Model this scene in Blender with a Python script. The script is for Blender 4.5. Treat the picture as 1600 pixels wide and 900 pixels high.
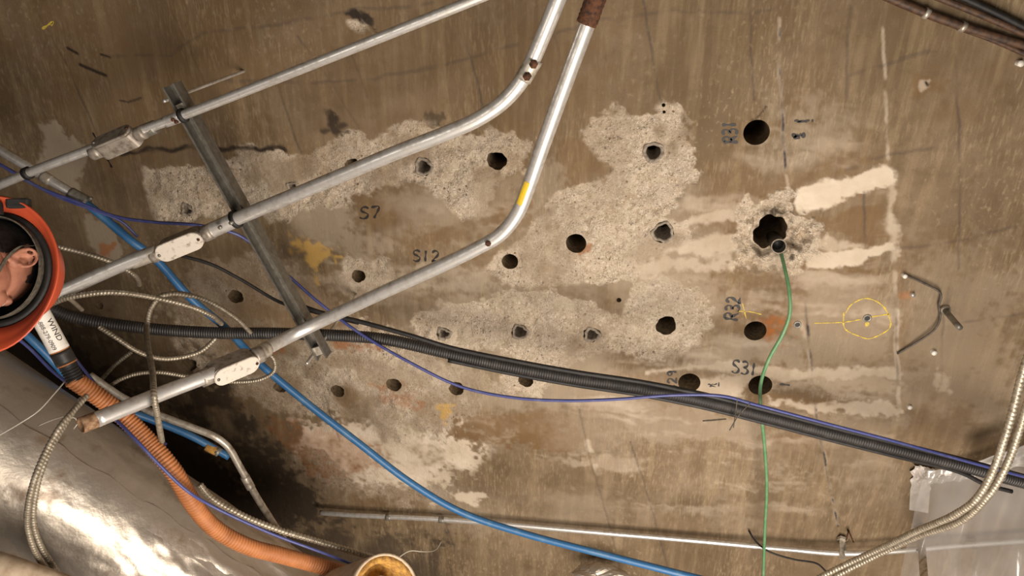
import bpy, bmesh, math, random
import numpy as np
from mathutils import Vector, Matrix

for o in list(bpy.data.objects):
    bpy.data.objects.remove(o, do_unlink=True)
S = bpy.context.scene
COL = S.collection
random.seed(5)
RNG = np.random.default_rng(11)

# ------------------------------------------------------------------ camera
F = 1150.0                       # focal length in pixels of a 1600 x 900 frame
CAM_Z = 0.42
CEIL = 2.45                      # ceiling height above the camera
VP = (972.0, -110.0)             # where the vertical vanishes (the camera looks up)
_z = np.array([VP[0] - 800.0, VP[1] - 450.0, F]); _z /= np.linalg.norm(_z)
_x = np.array([1.0, 0, 0]) - _z[0] * _z; _x /= np.linalg.norm(_x)
_y = np.cross(_z, _x)
RM = np.stack([_x, _y, _z])      # world axes written in camera axes (x right, y down, z ahead)

def at(px, py, h=CEIL):
    """point of the scene seen at a measured position, h metres above the camera"""
    d = RM @ np.array([px - 800.0, py - 450.0, F])
    d = d * (h / d[2])
    return Vector((d[0], d[1], d[2] + CAM_Z))

def pxm(px, py, h=CEIL):
    """pixels per metre there"""
    d = RM @ np.array([px - 800.0, py - 450.0, F])
    return F / ((F * h / d[2]))

cam_data = bpy.data.cameras.new('camera')
cam = bpy.data.objects.new('camera', cam_data)
COL.objects.link(cam)
cx, cy, cz = RM[:, 0], -RM[:, 1], -RM[:, 2]
cam.matrix_world = Matrix(((cx[0], cy[0], cz[0], 0), (cx[1], cy[1], cz[1], 0), (cx[2], cy[2], cz[2], CAM_Z), (0, 0, 0, 1)))
cam_data.sensor_width = 36.0
cam_data.lens = F / 1600.0 * 36.0
cam_data.clip_start = 0.02
S.camera = cam

# ------------------------------------------------------------------ world, lights, exposure
world = bpy.data.worlds.new('world'); S.world = world
world.use_nodes = True
world.node_tree.nodes['Background'].inputs[0].default_value = (1.0, 0.9, 0.78, 1)
world.node_tree.nodes['Background'].inputs[1].default_value = 0.06

def area(name, loc, target, size, power, col, sizey=None):
    L = bpy.data.lights.new(name, 'AREA')
    L.energy = power; L.color = col; L.size = size
    if sizey:
        L.shape = 'RECTANGLE'; L.size_y = sizey
    o = bpy.data.objects.new(name, L); COL.objects.link(o)
    o.location = loc
    o.rotation_euler = (Vector(target) - Vector(loc)).to_track_quat('-Z', 'Y').to_euler()
    return o
area('work_light', (0.5, 1.15, 0.08), (0.1, 1.3, 2.8), 1.1, 74, (1.0, 0.905, 0.80))
area('left_fill', (-1.5, 0.25, 0.08), (-0.8, 0.9, 2.8), 1.1, 9, (1.0, 0.92, 0.82))  # unseen fill light, added so the conduits catch highlights
area('flood_light', (0.9, 2.5, 0.25), (0.2, 1.75, 2.8), 1.1, 66, (1.0, 0.88, 0.78))
area('phone_flash', (0.06, -0.05, CAM_Z - 0.05), (-0.5, 1.0, 2.6), 0.05, 4, (1.0, 0.95, 0.88))
S.view_settings.view_transform = 'Standard'
S.view_settings.look = 'None'
S.view_settings.gamma = 1.0
S.view_settings.exposure = 0.04
S.view_settings.use_curve_mapping = False

# ------------------------------------------------------------------ helpers
def tag(o, label=None, cat=None, group=None, kind=None):
    if label: o['label'] = label
    if cat: o['category'] = cat
    if group: o['group'] = group
    if kind: o['kind'] = kind
    return o

def link(name, me, m, parent=None, smooth=True):
    o = bpy.data.objects.new(name, me)
    COL.objects.link(o)
    if m is not None and len(me.materials) == 0:
        me.materials.append(m)
    if smooth:
        me.polygons.foreach_set('use_smooth', np.ones(len(me.polygons), bool))
    if parent is not None:
        o.parent = parent
        o.matrix_parent_inverse = Matrix.Translation(-parent.location) if parent.type == 'EMPTY' else Matrix.Identity(4)
    return o

def thing(name, loc, label, cat, group=None):
    o = bpy.data.objects.new(name, None)
    o.empty_display_size = 0.05
    COL.objects.link(o)
    o.location = loc
    return tag(o, label, cat, group)

def mesh_np(name, V, Fc):
    me = bpy.data.meshes.new(name)
    me.from_pydata([tuple(v) for v in V], [], [tuple(int(i) for i in f) for f in Fc])
    me.update()
    return me

def smooth_path(P, step):
    """Catmull-Rom through the points, then even steps"""
    P = np.array([tuple(p) for p in P], float)
    if len(P) == 2:
        d = P
    else:
        Q = np.vstack([2 * P[0] - P[1], P, 2 * P[-1] - P[-2]])
        out = []
        for i in range(1, len(Q) - 2):
            p0, p1, p2, p3 = Q[i - 1:i + 3]
            t0 = 0.0; t1 = t0 + max(np.linalg.norm(p1 - p0), 1e-6) ** .5
            t2 = t1 + max(np.linalg.norm(p2 - p1), 1e-6) ** .5; t3 = t2 + max(np.linalg.norm(p3 - p2), 1e-6) ** .5
            for t in np.linspace(t1, t2, 24, endpoint=False):
                A1 = (t1 - t) / (t1 - t0) * p0 + (t - t0) / (t1 - t0) * p1
                A2 = (t2 - t) / (t2 - t1) * p1 + (t - t1) / (t2 - t1) * p2
                A3 = (t3 - t) / (t3 - t2) * p2 + (t - t2) / (t3 - t2) * p3
                B1 = (t2 - t) / (t2 - t0) * A1 + (t - t0) / (t2 - t0) * A2
                B2 = (t3 - t) / (t3 - t1) * A2 + (t - t1) / (t3 - t1) * A3
                out.append((t2 - t) / (t2 - t1) * B1 + (t - t1) / (t2 - t1) * B2)
        out.append(P[-1])
        d = np.array(out)
    L = np.concatenate([[0], np.cumsum(np.linalg.norm(np.diff(d, axis=0), axis=1))])
    n = max(2, int(math.ceil(L[-1] / step)) + 1)
    s = np.linspace(0, L[-1], n)
    return np.stack([np.interp(s, L, d[:, k]) for k in range(3)], 1), s

def frames(C):
    T = np.gradient(C, axis=0); T /= np.linalg.norm(T, axis=1)[:, None] + 1e-12
    up = np.array([0, 0, 1.0]) if abs(T[0][2]) < .9 else np.array([1.0, 0, 0])
    N = np.zeros_like(C); n = up - T[0] * (up @ T[0]); n /= np.linalg.norm(n)
    for i in range(len(C)):
        n = n - T[i] * (n @ T[i]); n /= np.linalg.norm(n); N[i] = n
    return T, N, np.cross(T, N)

def tube_mesh(P, r, step=0.02, seg=12, rib=None, caps=True, hollow=0.0, arc=None, rfun=None, clean=False):
    """sweep a circle; rib = (pitch, depth, helical)"""
    if rib: step = rib[0] / 6.0
    C, s = smooth_path(P, step)
    T, N, B = frames(C)
    a = np.linspace(0, 2 * math.pi, seg, endpoint=False) if arc is None else np.linspace(arc[0], arc[1], seg)
    ss, aa = np.meshgrid(s, a, indexing='ij')
    R = np.full(ss.shape, r)
    if rib:
        ph = 2 * math.pi * ss / rib[0] + (aa if rib[2] else 0)
        R = r - rib[1] * (0.5 + 0.5 * np.cos(ph)) ** 1.5
    if rfun is not None:
        R = R * rfun(ss / s[-1], aa)
    V = C[:, None] + (np.cos(aa) * R)[..., None] * N[:, None] + (np.sin(aa) * R)[..., None] * B[:, None]
    V = V.reshape(-1, 3); n, m = len(s), seg
    i = np.arange(n - 1)[:, None] * m; j = np.arange(m if arc is None else m - 1)[None]
    j2 = (j + 1) % m
    Q = np.stack([i + j, i + j2, i + m + j2, i + m + j], -1).reshape(-1, 4)
    F_ = Q.tolist()
    if caps and arc is None:
        if hollow > 0:
            V = list(V); base = len(V); d = min(r * 3, s[-1] * .4)
            for end, sg in ((0, 1), (n - 1, -1)):
                b = len(V)
                for q in (0, 1):
                    cc = C[end] + T[end] * sg * d * q
                    for k in range(m):
                        V.append(cc + hollow * R[end][k] * (math.cos(a[k]) * N[end] + math.sin(a[k]) * B[end]))
                for k in range(m):
                    k2 = (k + 1) % m
                    f1 = [end * m + k, end * m + k2, b + k2, b + k]; f2 = [b + k, b + k2, b + m + k2, b + m + k]
                    F_.append(f1[::-1] if sg > 0 else f1); F_.append(f2[::-1] if sg > 0 else f2)
                F_.append([b + m + k for k in range(m)] if sg < 0 else [b + m + k for k in range(m)][::-1])
        else:
            F_.append(list(range(m))[::-1]); F_.append([(n - 1) * m + k for k in range(m)])
    me = bpy.data.meshes.new('tube')
    me.from_pydata([tuple(v) for v in V], [], F_)
    me.update()
    return me

def tube(name, P, r, m, parent=None, **k):
    return link(name, tube_mesh(P, r, **k), m, parent)

def pts(L, h=None):
    return [at(p[0], p[1], p[2] if len(p) > 2 else h) for p in L]

def box_bm(bm, c, sx, sy, sz, M=None):
    r = bmesh.ops.create_cube(bm, size=1.0)
    X = Matrix.Translation(c) @ (M.to_4x4() if M else Matrix.Identity(4)) @ Matrix.Diagonal((sx, sy, sz, 1))
    bmesh.ops.transform(bm, matrix=X, verts=r['verts'])
    return r['verts']

def bm_obj(name, bm, m, parent=None, bevel=0, smooth=False):
    if bevel:
        bmesh.ops.bevel(bm, geom=bm.edges[:], offset=bevel, segments=2, affect='EDGES', profile=.6)
    bmesh.ops.recalc_face_normals(bm, faces=bm.faces[:])
    me = bpy.data.meshes.new(name); bm.to_mesh(me); bm.free()
    return link(name, me, m, parent, smooth)

# value noise on arrays, for the relief of the concrete
_lat = RNG.random((512, 512))
def vnoise(x, y):
    xi = np.floor(x).astype(int); yi = np.floor(y).astype(int)
    fx = x - xi; fy = y - yi
    fx = fx * fx * (3 - 2 * fx); fy = fy * fy * (3 - 2 * fy)
    a = _lat[xi & 511, yi & 511]; b = _lat[(xi + 1) & 511, yi & 511]
    c = _lat[xi & 511, (yi + 1) & 511]; d = _lat[(xi + 1) & 511, (yi + 1) & 511]
    return (a * (1 - fx) + b * fx) * (1 - fy) + (c * (1 - fx) + d * fx) * fy
def fbm(x, y, sc, octv=4, off=0.0):
    t = np.zeros_like(x); a = 0.5; f = 1.0 / sc; n = 0
    for k in range(octv):
        t += a * (vnoise(x * f + 17.3 * k + off, y * f + 41.7 * k + off * 1.7) * 2 - 1); n += a; a *= .5; f *= 2.03
    return t / n
def sstep(e0, e1, v):
    t = np.clip((v - e0) / (e1 - e0), 0, 1)
    return t * t * (3 - 2 * t)

# ------------------------------------------------------------------ materials
def srgb(r, g, b):
    f = lambda c: (c / 255 / 12.92) if c / 255 <= .04045 else ((c / 255 + .055) / 1.055) ** 2.4
    return (f(r), f(g), f(b), 1)

class NT:
    def __init__(self, name):
        self.m = bpy.data.materials.new(name); self.m.use_nodes = True
        self.t = self.m.node_tree; self.b = self.t.nodes['Principled BSDF']; self.out = self.t.nodes['Material Output']
        self.geo = self.t.nodes.new('ShaderNodeNewGeometry')
    def n(self, typ, **k):
        nd = self.t.nodes.new(typ)
        for a, v in k.items(): setattr(nd, a, v)
        return nd
    def l(self, a, b): self.t.links.new(a, b)
    def noise(self, scale, detail=4, vec=None, rough=.55):
        nd = self.n('ShaderNodeTexNoise'); nd.inputs['Scale'].default_value = scale
        nd.inputs['Detail'].default_value = detail; nd.inputs['Roughness'].default_value = rough
        self.l(vec if vec else self.geo.outputs['Position'], nd.inputs['Vector'])
        return nd.outputs['Fac']
    def stretch(self, sx, sy, sz):
        nd = self.n('ShaderNodeMapping'); nd.inputs['Scale'].default_value = (sx, sy, sz)
        self.l(self.geo.outputs['Position'], nd.inputs['Vector']); return nd.outputs['Vector']
    def voro(self, scale, out='Distance', vec=None):
        nd = self.n('ShaderNodeTexVoronoi'); nd.inputs['Scale'].default_value = scale
        self.l(vec if vec else self.geo.outputs['Position'], nd.inputs['Vector']); return nd.outputs[out]
    def mapr(self, v, a, b, c=0., d=1.):
        nd = self.n('ShaderNodeMapRange'); nd.clamp = True
        for i, q in enumerate((a, b, c, d)): nd.inputs[i + 1].default_value = q
        self.l(v, nd.inputs[0]); return nd.outputs[0]
    def math(self, op, a, b):
        nd = self.n('ShaderNodeMath', operation=op)
        for i, q in enumerate((a, b)):
            if isinstance(q, (int, float)): nd.inputs[i].default_value = q
            else: self.l(q, nd.inputs[i])
        return nd.outputs[0]
    def mix(self, fac, a, b, blend='MIX'):
        nd = self.n('ShaderNodeMix', data_type='RGBA', blend_type=blend)
        for q, i in ((fac, 0), (a, 6), (b, 7)):
            if isinstance(q, (int, float)): nd.inputs[i].default_value = q
            elif isinstance(q, tuple): nd.inputs[i].default_value = q
            else: self.l(q, nd.inputs[i])
        return nd.outputs[2]
    def base(self, c):
        if isinstance(c, tuple): self.b.inputs['Base Color'].default_value = c
        else: self.l(c, self.b.inputs['Base Color'])
    def rough(self, v):
        if isinstance(v, (int, float)): self.b.inputs['Roughness'].default_value = v
        else: self.l(v, self.b.inputs['Roughness'])
    def metal(self, v):
        if isinstance(v, (int, float)): self.b.inputs['Metallic'].default_value = v
        else: self.l(v, self.b.inputs['Metallic'])
    def bump(self, h, strength=.3, dist=.002):
        nd = self.n('ShaderNodeBump'); nd.inputs['Strength'].default_value = strength; nd.inputs['Distance'].default_value = dist
        self.l(h, nd.inputs['Height']); self.l(nd.outputs[0], self.b.inputs['Normal'])

def simple(name, c1, c2=None, rough=.5, metal=0., scale=60, lo=.4, hi=.65, bump=.0, rough2=None, spec=None):
    t = NT(name)
    if c2 is None: t.base(c1)
    else:
        f = t.mapr(t.noise(scale, 5), lo, hi)
        t.base(t.mix(f, c1, c2))
        if rough2 is not None: t.rough(t.mapr(f, 0, 1, rough, rough2))
    if c2 is None or rough2 is None: t.rough(rough)
    t.metal(metal)
    if spec is not None: t.b.inputs['Specular IOR Level'].default_value = spec
    if bump: t.bump(t.noise(scale * 2, 4), bump, .002)
    return t.m

M = {}
M['galv'] = simple('galvanised_steel', srgb(226, 223, 218), srgb(190, 184, 174), .3, .62, 45, .45, .7, .06, .45)
M['galv_old'] = simple('weathered_galvanised_steel', srgb(206, 198, 184), srgb(140, 126, 108), .38, .55, 38, .45, .68, .12, .6)
M['strut'] = simple('strut_zinc', srgb(128, 124, 115), srgb(104, 99, 90), .45, .6, 60, .4, .7, .05)
M['zinc'] = simple('dull_zinc', srgb(150, 146, 136), srgb(112, 106, 96), .5, .55, 60, .4, .7, .05)
M['mc'] = simple('armoured_cable_steel', srgb(176, 165, 146), srgb(132, 120, 102), .42, .55, 70, .4, .7)
M['mc_dull'] = simple('dull_armoured_cable', srgb(160, 150, 132), srgb(120, 108, 90), .5, .45, 70, .4, .7)
M['rust'] = simple('rust', srgb(96, 58, 34), srgb(50, 32, 22), .85, .1, 90, .4, .65, .5)
M['rust_pale'] = simple('flaking_rust', srgb(168, 136, 104), srgb(104, 70, 44), .8, .1, 80, .35, .65, .5)
M['brownpipe'] = simple('brown_painted_pipe', srgb(92, 66, 46), srgb(58, 44, 36), .6, .1, 60, .4, .65, .1)
M['whitecover'] = simple('flaking_white_cover', srgb(214, 204, 190), srgb(150, 136, 118), .6, .15, 70, .55, .75, .2)
M['bodygrey'] = simple('cast_conduit_body', srgb(168, 158, 146), srgb(120, 108, 94), .5, .5, 60, .45, .7, .15)
M['black'] = simple('black_polyethylene', srgb(44, 41, 39), srgb(66, 61, 56), .5, 0, 30, .5, .8)
M['blackmatte'] = simple('black_rubber', srgb(28, 26, 25), srgb(44, 40, 37), .6, 0, 40, .45, .7)
M['blue'] = simple('blue_cable_jacket', srgb(46, 100, 148), srgb(76, 116, 148), .42, 0, 25, .5, .75)
M['bluewire'] = simple('dark_blue_wire', srgb(66, 72, 128), srgb(92, 96, 132), .4, 0, 30, .5, .75)
M['green'] = simple('green_wire', srgb(86, 134, 90), srgb(112, 146, 108), .45, 0, 30)
M['orange'] = simple('orange_hose', srgb(186, 120, 72), srgb(158, 98, 56), .55, 0, 20, .4, .7)
M['whitelabel'] = simple('white_label', srgb(236, 230, 220), srgb(206, 198, 184), .5, 0, 50, .5, .8)
M['ink'] = simple('black_marker', srgb(34, 28, 26), None, .6)
M['inkyellow'] = simple('yellow_crayon', srgb(216, 190, 70), srgb(180, 155, 80), .8, 0, 200, .4, .6)
M['yellow'] = simple('yellow_tape', srgb(222, 186, 40), srgb(206, 174, 66), .45, 0, 60)
M['wire'] = simple('grey_wire', srgb(96, 88, 78), srgb(70, 62, 54), .6, .2, 60)
M['wirelight'] = simple('pale_wire', srgb(190, 182, 168), None, .5, .1)
M['tape'] = simple('grey_duct_tape', srgb(196, 188, 180), srgb(176, 166, 158), .45, .05, 40, .4, .7, .05)
M['jacket'] = simple('beige_pipe_jacket', srgb(196, 176, 150), srgb(160, 138, 112), .7, 0, 30, .4, .7, .1)
M['insulation'] = simple('yellow_glass_wool', srgb(188, 142, 66), srgb(134, 96, 50), .95, 0, 80, .35, .65, .8)
M['skin'] = simple('skin', srgb(170, 114, 90), srgb(148, 94, 74), .6, 0, 30, .4, .7, .05)
M['hair'] = simple('black_hair', srgb(22, 17, 15), srgb(38, 29, 26), .75, 0, 160, .4, .6, .6)
M['helmet'] = simple('orange_helmet_shell', srgb(196, 82, 50), srgb(176, 70, 44), .42, 0, 12, .45, .75)
M['strap'] = simple('grey_webbing', srgb(96, 88, 74), srgb(72, 66, 56), .8, 0, 120, .4, .6, .2)
M['shirt'] = simple('pale_blue_work_shirt', srgb(120, 150, 175), srgb(96, 126, 152), .9, 0, 60, .4, .6, .2)
M['trousers'] = simple('dark_work_trousers', srgb(48, 52, 62), srgb(36, 38, 46), .9, 0, 60, .4, .6, .2)
M['boot'] = simple('brown_boot_leather', srgb(84, 58, 38), srgb(58, 40, 28), .6, 0, 60, .4, .6, .2)
M['eye'] = simple('eye_white', srgb(225, 220, 212), None, .2)
M['iris'] = simple('dark_iris', srgb(40, 26, 18), None, .15)
M['lip'] = simple('lip', srgb(170, 90, 78), None, .5)

# concrete of the ceiling: colours chosen by relief masks stored on the mesh
def ceiling_material():
    t = NT('board_marked_concrete')
    A1 = t.n('ShaderNodeAttribute', attribute_name='wear_a'); A2 = t.n('ShaderNodeAttribute', attribute_name='wear_shade_b')
    s1 = t.n('ShaderNodeSeparateColor'); t.l(A1.outputs['Color'], s1.inputs[0])
    s2 = t.n('ShaderNodeSeparateColor'); t.l(A2.outputs['Color'], s2.inputs[0])
    chip, white, grey = s1.outputs[0], s1.outputs[1], s1.outputs[2]; line = A1.outputs['Alpha']
    brown, rust, yel = s2.outputs[0], s2.outputs[1], s2.outputs[2]; soot_and_shade = A2.outputs['Alpha']
    big = t.noise(2.2, 5); mid = t.noise(9, 6); fine = t.noise(170, 3)
    streak = t.noise(1.0, 5, t.stretch(120, 22, 1), .6)
    streak2 = t.noise(1.0, 4, t.stretch(26, 2.2, 1), .6)
    c = t.mix(t.mapr(big, .35, .68), srgb(107, 89, 67), srgb(131, 112, 89))
    c = t.mix(t.mapr(mid, .42, .7, 0, .6), c, srgb(98, 80, 56))
    c = t.mix(t.mapr(streak2, .48, .72, 0, .4), c, srgb(166, 146, 114))
    patch = t.mapr(t.noise(3.7, 5), .42, .6)
    c = t.mix(t.math('MULTIPLY', t.mapr(streak, .5, .7, 0, .55), patch), c, srgb(168, 148, 118))
    c = t.mix(t.math('MULTIPLY', t.mapr(t.noise(1.0, 5, t.stretch(70, 45, 1)), .56, .72, 0, .5), t.mapr(t.noise(2.6, 4), .45, .62)), c, srgb(178, 158, 128))
    c = t.mix(t.mapr(t.noise(22, 5), .54, .74, 0, .4), c, srgb(92, 74, 50))
    c = t.mix(t.mapr(fine, .56, .74, 0, .35), c, srgb(96, 78, 54))
    c = t.mix(t.math('MULTIPLY', brown, .85), c, t.mix(mid, srgb(92, 68, 42), srgb(128, 100, 66)))
    c = t.mix(grey, c, t.mix(mid, srgb(154, 139, 118), srgb(178, 163, 143)))
    # bare, chipped concrete with aggregate
    cell = t.n('ShaderNodeTexVoronoi'); cell.inputs['Scale'].default_value = 75; t.l(t.geo.outputs['Position'], cell.inputs['Vector'])
    sep = t.n('ShaderNodeSeparateColor'); t.l(cell.outputs['Color'], sep.inputs[0])
    agg = t.mix(t.mapr(t.noise(60, 5), .35, .65), srgb(184, 165, 140), srgb(216, 200, 178))
    agg = t.mix(t.mapr(t.noise(7, 6), .45, .66, 0, .8), agg, srgb(188, 172, 154))
    agg = t.mix(t.mapr(t.noise(15, 6), .52, .72, 0, .55), agg, srgb(158, 136, 108))
    agg = t.mix(t.mapr(t.noise(34, 4), .58, .7, 0, .65), agg, srgb(224, 210, 190))
    agg = t.mix(t.mapr(t.noise(60, 4), .6, .7, 0, .6), agg, srgb(128, 106, 80))
    stone = t.math('MULTIPLY', t.mapr(sep.outputs[0], .93, .94), t.mapr(cell.outputs['Distance'], .38, .3))
    agg = t.mix(stone, agg, t.mix(sep.outputs[1], srgb(118, 96, 72), srgb(150, 140, 130)))
    agg = t.mix(t.mapr(t.noise(130, 2), .6, .7, 0, .65), agg, srgb(96, 80, 62))
    agg = t.mix(t.mapr(t.noise(1.0, 4, t.stretch(150, 90, 1)), .56, .66, 0, .75), agg, srgb(232, 218, 196))
    agg = t.mix(t.mapr(t.noise(1.0, 3, t.stretch(80, 120, 1)), .62, .7, 0, .6), agg, srgb(120, 100, 78))
    c = t.mix(chip, c, agg)
    c = t.mix(white, c, t.mix(t.mapr(mid, .35, .65), srgb(196, 179, 156), srgb(212, 197, 176)))
    c = t.mix(yel, c, t.mix(mid, srgb(176, 132, 56), srgb(206, 170, 96)))
    c = t.mix(rust, c, t.mix(mid, srgb(120, 64, 24), srgb(176, 108, 52)))
    c = t.mix(soot_and_shade, c, t.mix(mid, srgb(40, 32, 26), srgb(62, 52, 42)))
    c = t.mix(line, c, srgb(62, 56, 58))
    t.base(c); t.rough(.85); t.b.inputs['Specular IOR Level'].default_value = .25
    h = t.math('ADD', t.math('MULTIPLY', streak, .35), t.math('MULTIPLY', t.math('ADD', t.math('MULTIPLY', t.noise(200, 4), chip), t.math('MULTIPLY', t.noise(60, 5), chip)), 3.0))
    t.bump(t.math('ADD', h, t.math('MULTIPLY', fine, .3)), .7, .005)
    return t.m
M['ceiling'] = ceiling_material()
M['core'] = simple('cored_concrete', srgb(138, 116, 86), srgb(94, 76, 54), .85, 0, 70, .35, .65, .4)
M['sleeve'] = simple('grey_sleeve', srgb(150, 138, 122), srgb(110, 98, 84), .7, .1, 90, .4, .65, .3)
M['room'] = simple('plain_concrete', srgb(128, 114, 94), srgb(104, 90, 72), .9, 0, 4, .35, .65, .1)

# aluminium foil of the duct
def foil():
    t = NT('foil_facing')
    n = t.noise(6, 5); f = t.noise(90, 3)
    dirt = t.mapr(t.noise(12, 6), .56, .7, 0, .8)
    t.base(t.mix(dirt, t.mix(n, srgb(196, 186, 172), srgb(168, 156, 142)), srgb(112, 92, 70)))
    t.metal(t.mapr(dirt, 0, 1, .78, .3)); t.rough(t.mapr(n, .3, .7, .34, .5))
    vv = t.math('ADD', t.noise(14, 6), t.math('MULTIPLY', t.noise(3.5, 2), 1.5))
    t.bump(t.math('ADD', vv, t.math('MULTIPLY', f, .12)), .3, .012)
    return t.m
M['foil'] = foil()

def sheeting():
    t = NT('clear_plastic_sheeting')
    tr = t.n('ShaderNodeBsdfTransparent'); tr.inputs[0].default_value = (.96, .95, .93, 1)
    df = t.n('ShaderNodeBsdfTranslucent'); df.inputs[0].default_value = (.85, .82, .78, 1)
    gl = t.n('ShaderNodeBsdfGlossy'); gl.inputs['Roughness'].default_value = .18; gl.inputs[0].default_value = (.9, .88, .85, 1)
    d2 = t.n('ShaderNodeBsdfDiffuse'); d2.inputs[0].default_value = (.8, .78, .75, 1)
    m0 = t.n('ShaderNodeMixShader'); m0.inputs[0].default_value = .6; t.l(df.outputs[0], m0.inputs[1]); t.l(d2.outputs[0], m0.inputs[2])
    m1 = t.n('ShaderNodeMixShader'); t.l(t.mapr(t.noise(3, 3), .3, .7, .28, .5), m1.inputs[0])
    t.l(tr.outputs[0], m1.inputs[1]); t.l(m0.outputs[0], m1.inputs[2])
    m2 = t.n('ShaderNodeMixShader'); m2.inputs[0].default_value = .08; t.l(m1.outputs[0], m2.inputs[1]); t.l(gl.outputs[0], m2.inputs[2])
    t.l(m2.outputs[0], t.out.inputs[0])
    return t.m
M['sheet'] = sheeting()
M['milky'] = simple('milky_plastic_sheeting', srgb(206, 200, 192), srgb(186, 178, 168), .4, 0, 10, .4, .7)

# ================================================================== ceiling
CZ = CAM_Z + CEIL
def axis(lo, hi, step, out_lo, out_hi):
    a = np.arange(lo, hi + step * .5, step)
    L = [lo - d for d in (.05, .12, .25, .5, 1, 1.8) if lo - d > out_lo] ; H = [hi + d for d in (.05, .12, .25, .5, 1, 1.8) if hi + d < out_hi]
    return np.concatenate([[out_lo], L[::-1], a, H, [out_hi]])
RX, RY = (-5.2, 4.6), (-3.0, 5.2)
gx = axis(-2.75, 1.85, .0045, *RX); gy = axis(.1, 2.55, .0042, *RY)
GX, GY = np.meshgrid(gx, gy, indexing='ij')
X, Y = GX.ravel(), GY.ravel()
NXg, NYg = len(gx), len(gy)
warpx = fbm(X, Y, .07, 4, 3.1); warpy = fbm(X, Y, .07, 4, 8.7)
fineN = fbm(X, Y, .02, 3, 1.3); midN = fbm(X, Y, .12, 5, 5.5); bigN = fbm(X, Y, .5, 4, 2.2)

def poly_field(P, warp=.02, soft=.01):
    """1 inside an outline given at measured places, ragged edge"""
    Q = np.array([tuple(at(*p))[:2] for p in P])
    pad = .12
    sel = np.where((X > Q[:, 0].min() - pad) & (X < Q[:, 0].max() + pad) & (Y > Q[:, 1].min() - pad) & (Y < Q[:, 1].max() + pad))[0]
    x = X[sel] + warpx[sel] * warp * 1.6 + fineN[sel] * warp * .5; y = Y[sel] + warpy[sel] * warp * 1.6
    d2 = np.full(len(sel), 9e9); ins = np.zeros(len(sel), bool)
    n = len(Q)
    for i in range(n):
        a, b = Q[i], Q[(i + 1) % n]
        e = b - a; t = np.clip(((x - a[0]) * e[0] + (y - a[1]) * e[1]) / (e @ e + 1e-12), 0, 1)
        d2 = np.minimum(d2, (x - a[0] - t * e[0]) ** 2 + (y - a[1] - t * e[1]) ** 2)
        c = ((a[1] > y) != (b[1] > y)) & (x < (b[0] - a[0]) * (y - a[1]) / (b[1] - a[1] + 1e-12) + a[0])
        ins ^= c
    sd = np.sqrt(d2) * np.where(ins, -1, 1)
    out = np.zeros(len(X)); out[sel] = sstep(soft, -soft, sd + warp * (.8 * midN[sel] + 1.1 * fineN[sel]))
    return out

def line_field(P, w, wob=.004, broken=0.0):
    Q = np.array([tuple(at(*p))[:2] for p in P])
    pad = .05 + w
    sel = np.where((X > Q[:, 0].min() - pad) & (X < Q[:, 0].max() + pad) & (Y > Q[:, 1].min() - pad) & (Y < Q[:, 1].max() + pad))[0]
    x = X[sel] + warpx[sel] * wob; y = Y[sel] + warpy[sel] * wob
    d2 = np.full(len(sel), 9e9)
    for a, b in zip(Q[:-1], Q[1:]):
        e = b - a; t = np.clip(((x - a[0]) * e[0] + (y - a[1]) * e[1]) / (e @ e), 0, 1)
        d2 = np.minimum(d2, (x - a[0] - t * e[0]) ** 2 + (y - a[1] - t * e[1]) ** 2)
    v = sstep(w, w * .25, np.sqrt(d2))
    if broken:
        v = v * sstep(broken - .25, broken + .25, vnoise(x * 28 + 3, y * 28 + 9) + .2 * fineN[sel])
    out = np.zeros(len(X)); out[sel] = v
    return out
def smear(P, amount, sx=.4, sy=.065, lo=-.05, hi=.35, off=0.0, soft=.06):
    n_ = fbm(X / sx, Y / sy + .6 * midN, 1.0, 4, off)
    return poly_field(P, .05, soft) * sstep(lo, hi, n_ + .25 * fineN) * amount
def mx(*a):
    o = a[0]
    for b in a[1:]: o = np.maximum(o, b)
    return o

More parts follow.
